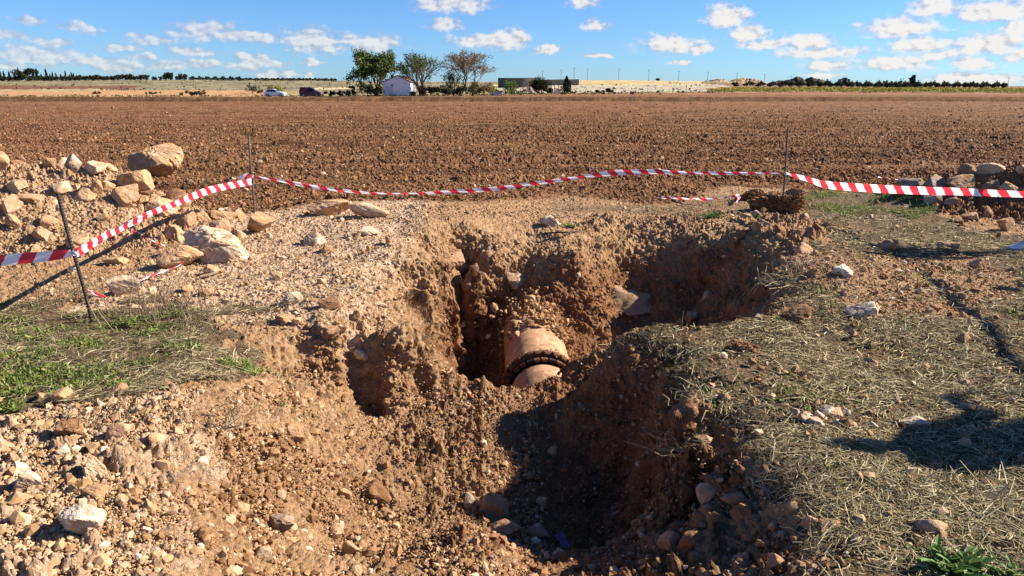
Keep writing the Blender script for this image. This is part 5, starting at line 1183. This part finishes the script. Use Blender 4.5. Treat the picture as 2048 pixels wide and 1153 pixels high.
for i, (px, h, w) in enumerate([(8, 10, 16), (20, 9, 14), (34, 11, 14), (66, 10, 18), (76, 11, 14), (88, 9, 16), (101, 10, 14), (114, 9, 16), (127, 10, 14), (139, 9, 15), (150, 10, 14), (160, 12, 12), (172, 10, 16), (184, 11, 14), (196, 12, 20), (228, 10, 14), (236, 12, 16), (250, 13, 16), (262, 14, 16), (284, 12, 12), (293, 12, 12), (309, 8, 9), (322, 8, 9), (333, 17, 11), (341, 18, 13), (355, 9, 8), (362, 15, 9), (370, 14, 10), (206, 9, 14), (216, 9, 14), (272, 9, 12)]):
    y = 450 + 7 * (i % 3); bush(far(px, y), fpx(w, y), fpx(h + 2, y), 'far', 'rounded dark olive tree on the left skyline', 'olive_tree', 'olive trees on the left skyline', 300, 5 + i, cat='tree', share=2)
for i in range(64):
    px = 382 + i * 4.6; y = 470 + 3 * (i % 3); hh = 9 + 2.5 * math.sin(i * 1.9) if px < 480 else 7 + 1.2 * math.sin(i * 2.7)
    bush(far(px, y), fpx(8, y), fpx(hh, y), 'far', 'small dark tree in the straight row along the skyline above the cars', 'olive_tree', 'row of small trees above the cars', 200, 7 + i, cat='tree', share=3)
# right: olive grove, dark mounds, vineyard
def mound(px0, px1, hpx, y, col, label, seed, name='earth_mound'):
    a, b = far(px0, y), far(px1, y); n, m_ = 60, 14; V = []
    for j in range(m_):
        for i in range(n):
            f, g = i / (n - 1), j / (m_ - 1); p = a.lerp(b, f) + Vector((0, (g - .3) * 22, 0)); e = (math.sin(math.pi * f) ** .5) * (math.sin(math.pi * g) ** .7)
            V.append((p.x, p.y, zf(p.x, p.y) - .3 + fpx(hpx, y) * e * (.55 + .9 * vnoise(np.array([f * 7 + seed]), np.array([g * 3.0 + seed]), seed)[0] + .25 * fbm(np.array([f * 26.0]), np.array([g * 8.0]), seed, 3)[0])))
    idx = np.arange(n * m_).reshape(m_, n); F = np.stack([idx[:-1, :-1], idx[:-1, 1:], idx[1:, 1:], idx[1:, :-1]], -1).reshape(-1, 4)
    tag(mesh_np(name, V, F, flat('mound_earth', col, .95, .1, 0, .35, .35)), label, 'earth mound')
mound(1412, 1475, 6, 430, (.30, .22, .13), 'low pale earth mound, left of the two on the right skyline', 3)
mound(1462, 1545, 9, 430, (.32, .22, .12), 'higher pale earth mound, right of the two on the right skyline', 5)
mound(1545, 1665, 15, 400, (.045, .040, .026), 'dark overgrown mound behind the olive grove, highest of the right skyline', 8)
mound(1655, 1760, 7, 410, (.045, .040, .026), 'lower dark mound in the middle of the right skyline', 12)
mound(1750, 1860, 9, 405, (.045, .040, .026), 'dark mound beneath the tallest tree of the right skyline', 15)
mound(1040, 1078, 9, 215, (.20, .13, .10), 'heap of reddish rubble in front of the dark grey wall', 18)
for i in range(74):
    px = 1492 + i * 7.1 + 3 * math.sin(i * 2.3); y = 330 + 16 * (i % 3) + (12 if px > 1850 else 0); hh = (9 if px < 1560 else 13) + 2 * math.sin(i * 1.7)
    bush(far(px, y), fpx(11, y), fpx(hh, y), 'far', 'dark rounded olive tree of the grove behind the vineyard', 'olive_tree', 'olive grove behind the vineyard', 300, 11 + i, cat='tree', share=4)
b = far(1822, 395); bush(b, fpx(16, 395), fpx(25, 395), 'far', 'tallest dark tree rising over the right skyline', 'tree', None, 500, 91, size=.8, cat='tree')
b = far(1690, 395); bush(b, fpx(14, 395), fpx(19, 395), 'far', 'spiky dark tree over the middle of the olive grove', 'tree', None, 300, 92, size=.8, cat='tree')
b = far(1770, 400); bush(b, fpx(10, 400), fpx(17, 400), 'olive', 'thin bare tree left of the tallest tree on the right', 'tree', None, 120, 93, size=.7, cat='tree')
b = far(1798, 400); bush(b, fpx(13, 400), fpx(18, 400), 'olive', 'thin tree close to the left of the tallest tree on the right', 'tree', None, 150, 94, size=.7, cat='tree')
r3 = np.random.default_rng(17); n = 15000; rows = r3.integers(0, 14, n); yy = 197 + rows * 3.4 + r3.normal(size=n) * .28
lo = np.interp(yy, [197, 240], [1430, 1400]); pxs = lo + (2500 - lo) * r3.random(n); xx = (pxs - 1024) / FPX * yy; keepv = vnoise(xx / 1.6, yy, 5) > .25; xx, yy = xx[keepv], yy[keepv]
zz = ZF(xx, yy) + .12 + 1.05 * r3.random(len(xx)) ** .8 * (.55 + .6 * vnoise(xx / 2.3, yy / 3, 8))
tag(leaf_mesh('vineyard', np.stack([xx, yy, zz], 1), .42, LM['yellow'], None, r3), 'rows of low yellow green vines beyond the field on the right', 'vineyard', kind='stuff')
n = 9000; pxs = r3.uniform(-400, 2500, n); ye = np.interp(pxs, [0, 900, 1000, 1200, 1420, 2048], [146, 150, 163, 191, 194, 186]) + np.abs(r3.normal(size=n)) * 5; xx = (pxs - 1024) / FPX * ye
keepv = vnoise(xx / 5, ye / 3, 9) > .38; xx, ye = xx[keepv], ye[keepv]
tag(leaf_mesh('verge_grass', np.stack([xx, ye, ZF(xx, ye) + .25 * r3.random(len(xx))], 1), .38, leafmat('dry_verge', (.13, .10, .05), (.28, .22, .115), (.42, .34, .19)), None, r3), 'dry grass and weeds along the far edge of the field', 'grass', kind='stuff')
n = 5000; pxs = r3.uniform(-200, 2200, n); ye = 160 * (420 / 160) ** r3.random(n); xx = (pxs - 1024) / FPX * ye; keepv = (vnoise(xx / 14, ye / 10, 19) > .55) & (pxs > 0) & ~((pxs < 560) & (ye < 255)) & ~((pxs > 1430) & (ye < 330)); xx, ye = xx[keepv], ye[keepv]
tag(leaf_mesh('hillside_scrub', np.stack([xx, ye, ZF(xx, ye) + .4 * r3.random(len(xx))], 1), .8, LM['scrub'], None, r3), 'sparse low scrub dotted over the far slope', 'scrub', kind='stuff')
b = far(390, 152); mound_ = bush(b, fpx(46, 152), fpx(11, 152), 'scrub', 'heap of cut brush at the far edge of the field on the left', 'brush_heap', n=900, seed=61, size=.28, cat='brush heap')
b = far(195, 185); bush(b, fpx(20, 185), fpx(4, 185), 'far', 'flat dark brush pile on the ochre strip at the left', 'brush_heap', n=200, seed=62, size=.4, cat='brush heap')
b = far(300, 185); bush(b, fpx(34, 185), fpx(4, 185), 'scrub', 'long low brush pile on the ochre strip, left of the cut brush heap', 'brush_heap', n=260, seed=63, size=.4, cat='brush heap')

# grey walls of the old reservoir, poles, fence
def wall(px0, px1, y0, y1, hpx, m, label, bend=0, name='reservoir_wall'):
    bm = bmesh.new(); n = 24; fr, bk = [], []
    for i in range(n + 1):
        f = i / n; px = lerp(px0, px1, f); y = lerp(y0, y1, f) - bend * math.sin(math.pi * f); p = far(px, y); top = fpx(hpx, y)
        fr.append((bm.verts.new(p + Vector((0, 0, -.6))), bm.verts.new(p + Vector((0, 0, top))))); bk.append((bm.verts.new(p + Vector((0, .6, -.6))), bm.verts.new(p + Vector((0, .6, top)))))
    for i in range(n):
        bm.faces.new((fr[i][0], fr[i + 1][0], fr[i + 1][1], fr[i][1])); bm.faces.new((fr[i][1], fr[i + 1][1], bk[i + 1][1], bk[i][1])); bm.faces.new((bk[i][0], bk[i][1], bk[i + 1][1], bk[i + 1][0]))
    bm.faces.new((fr[0][0], fr[0][1], bk[0][1], bk[0][0])); bm.faces.new((fr[n][0], bk[n][0], bk[n][1], fr[n][1]))
    bmesh.ops.recalc_face_normals(bm, faces=bm.faces); return tag(obj_bm(name, bm, M[m]), label, 'wall')
wall(996, 1075, 300, 300, 19, 'block', 'long dark grey curved reservoir wall on the rise behind the bushes', 3)
wall(1066, 1158, 345, 345, 11, 'block_pale', 'paler grey wall further back, right of the dark reservoir wall')
def pole(px, y, hpx, label, group=None, name='utility_pole', r=.13, m='pole', cat='pole'):
    b = far(px, y); bm = bmesh.new(); hh = fpx(hpx, y); add_tube(bm, [(0, 0, -.4), (0, 0, hh)], [r, r * .75], 7)
    if name == 'utility_pole': add_box(bm, (0, 0, hh - .45), (1.5, .12, .12))
    o = obj_bm(name, bm, M[m]); o.location = b; return tag(o, label, cat, group)
for px, hp in ((1085, 21), (1122, 22), (1148, 25), (1175, 23), (1237, 23), (1297, 22), (1357, 20), (1415, 19), (1473, 18), (1528, 18), (1581, 16)): pole(px, 520, hp, 'thin power line pole in the row along the right skyline', 'power line poles on the right skyline', r=.16)
pole(2015, 480, 20, 'single power pole near the right frame edge', r=.16)
for px, hp in ((1103, 20), (1109, 17), (1117, 20)): pole(px, 172, hp, 'bare wooden post standing between the two dark conifers', 'posts between the conifers', 'wooden_post', .10)
for px in (1041, 1053, 1150, 1172, 1200, 1224, 1247, 1270, 1295, 1320, 1345, 1372): pole(px, 172 if px < 1100 else 196, 10, 'thin fence post in the pale grass beyond the field', 'fence posts in the pale grass', 'fence_post', .07, cat='fence post')
def hut(px, y, w, h, d, label, roof):
    b = far(px, y); h_ = tag(empty('hut', b), label, 'hut'); bm = bmesh.new(); add_box(bm, (0, d / 2, h / 2 - .1), (w, d, h + .2)); obj_bm('wall', bm, M['plaster'], h_)
    bm = bmesh.new(); add_box(bm, (0, d / 2, h + .12), (w + .3, d + .3, .2), Matrix.Rotation(.18, 3, 'Y')); obj_bm('roof', bm, M[roof], h_)
hut(1115, 180, 1.3, .95, 1.2, 'tiny white shed between the two dark conifers', 'block_pale')
hut(992, 158, 2.6, .9, 2.0, 'low ruined hut with a greyish roof right of the trees', 'block_pale')
hut(1683, 398, 2.6, 3.4, 2.5, 'small white building behind the olive grove', 'block_pale')

# two cars parked beyond the field
def car(px, y, prof, W_, paint, glassq, label, wheels, name, R_=.31, front=None, rear=None):
    L_ = prof[0]; pr = prof[1]; c = tag(empty(name, far(px, y) + Vector((-L_ / 2, 0, -.02))), label, 'car')
    hw = lambda z: W_ / 2 - (.0 if z < .95 else .20 * (z - .95) / .5) - (.06 if z < .3 else 0)
    bm = bmesh.new(); lf = [bm.verts.new((x, -hw(z), z)) for x, z in pr]; rt = [bm.verts.new((x, hw(z), z)) for x, z in pr]
    bm.faces.new(lf); bm.faces.new(rt[::-1])
    for i in range(len(pr)): bm.faces.new((lf[i], rt[i], rt[(i + 1) % len(pr)], lf[(i + 1) % len(pr)]))
    bmesh.ops.recalc_face_normals(bm, faces=bm.faces); bmesh.ops.triangulate(bm, faces=[f for f in bm.faces if len(f.verts) > 4]); obj_bm('body', bm, paint, c)
    for q in glassq:
        for s in (-1, 1):
            bm = bmesh.new(); bm.faces.new([bm.verts.new((x, s * (hw(z) + .012), z)) for x, z in q]); bmesh.ops.solidify(bm, geom=bm.faces[:], thickness=.01); obj_bm('side_window', bm, M['glass'], c)
    for nm, (x0, z0, x1, z1) in (('windscreen', front), ('rear_window', rear)):
        n_ = Vector((z1 - z0, 0, -(x1 - x0))).normalized() * .012; n_ = n_ if n_.z > 0 else -n_; bm = bmesh.new()
        bm.faces.new([bm.verts.new(Vector((x, s * (hw(z) - .07), z)) + n_) for x, z, s in ((x0, z0, -1), (x1, z1, -1), (x1, z1, 1), (x0, z0, 1))]); obj_bm(nm, bm, M['glass'], c)
    for wx in wheels:
        for s in (-1, 1):
            o = lathe('tyre', [(-.09, R_ * .62), (-.1, R_ * .95), (-.05, R_), (.05, R_), (.1, R_ * .95), (.09, R_ * .62)], (wx, s * (W_ / 2 - .07), R_), (0, 1, 0), M['tyre'], c, 24)
            bm = bmesh.new(); v = Vector((wx, s * (W_ / 2 + .01), R_))
            for k in range(5):
                a = 6.28 * k / 5; add_box(bm, v + Vector((math.cos(a), 0, math.sin(a))) * R_ * .32, (R_ * .6, .03, .06), Matrix.Rotation(-a, 3, 'Y'))
            add_tube(bm, [v - Vector((0, s * .06, 0)), v + Vector((0, s * .012, 0))], [R_ * .62, R_ * .2], 20); obj_bm('rim', bm, M['alloy'], o)
    for s in (-1, 1):
        bm = bmesh.new(); add_box(bm, (L_ - .10, s * (W_ / 2 - .25), .68), (.22, .32, .16), None, .03); obj_bm('headlight', bm, M['lamp'], c)
        bm = bmesh.new(); add_box(bm, (.06, s * (W_ / 2 - .12), .88), (.10, .18, .30), None, .02); obj_bm('tail_light', bm, M['red_lens'], c)
        bm = bmesh.new(); add_box(bm, (L_ * .66, s * (W_ / 2 + .07), .98), (.12, .16, .12), None, .02); obj_bm('mirror', bm, paint, c)
    bm = bmesh.new(); add_box(bm, (L_ / 2, 0, .24), (L_ * .92, W_ * .92, .12)); obj_bm('sill', bm, M['plastic'], c)
    return c
hp = (4.05, [(.10, .26), (3.9, .26), (4.03, .45), (3.98, .66), (3.62, .86), (2.98, .98), (2.25, 1.38), (1.65, 1.50), (.85, 1.47), (.40, 1.36), (.10, .96), (.02, .70)])
car(551, 148, hp, 1.70, M['car_white'], [[(.52, 1.02), (1.18, 1.00), (1.22, 1.38), (.72, 1.36)], [(1.30, 1.0), (2.62, .99), (2.16, 1.32), (1.75, 1.40), (1.34, 1.40)]], 'white five door hatchback parked on the track beyond the field', (.72, 3.25), 'hatchback_car', .31, (2.95, 1.0, 2.28, 1.37), (.13, 1.0, .38, 1.34))
vp = (4.35, [(.08, .30), (4.2, .30), (4.33, .50), (4.28, .78), (3.85, 1.02), (3.2, 1.14), (2.55, 1.68), (2.1, 1.82), (.35, 1.84), (.12, 1.70), (.03, .9)])
car(623, 148, vp, 1.80, M['car_red'], [[(2.02, 1.14), (2.98, 1.14), (2.5, 1.60), (2.06, 1.66)]], 'maroon panel van parked beyond the field to the right of the white car', (.85, 3.45), 'panel_van', .33, (3.17, 1.17, 2.58, 1.66), (.05, 1.05, .11, 1.6))
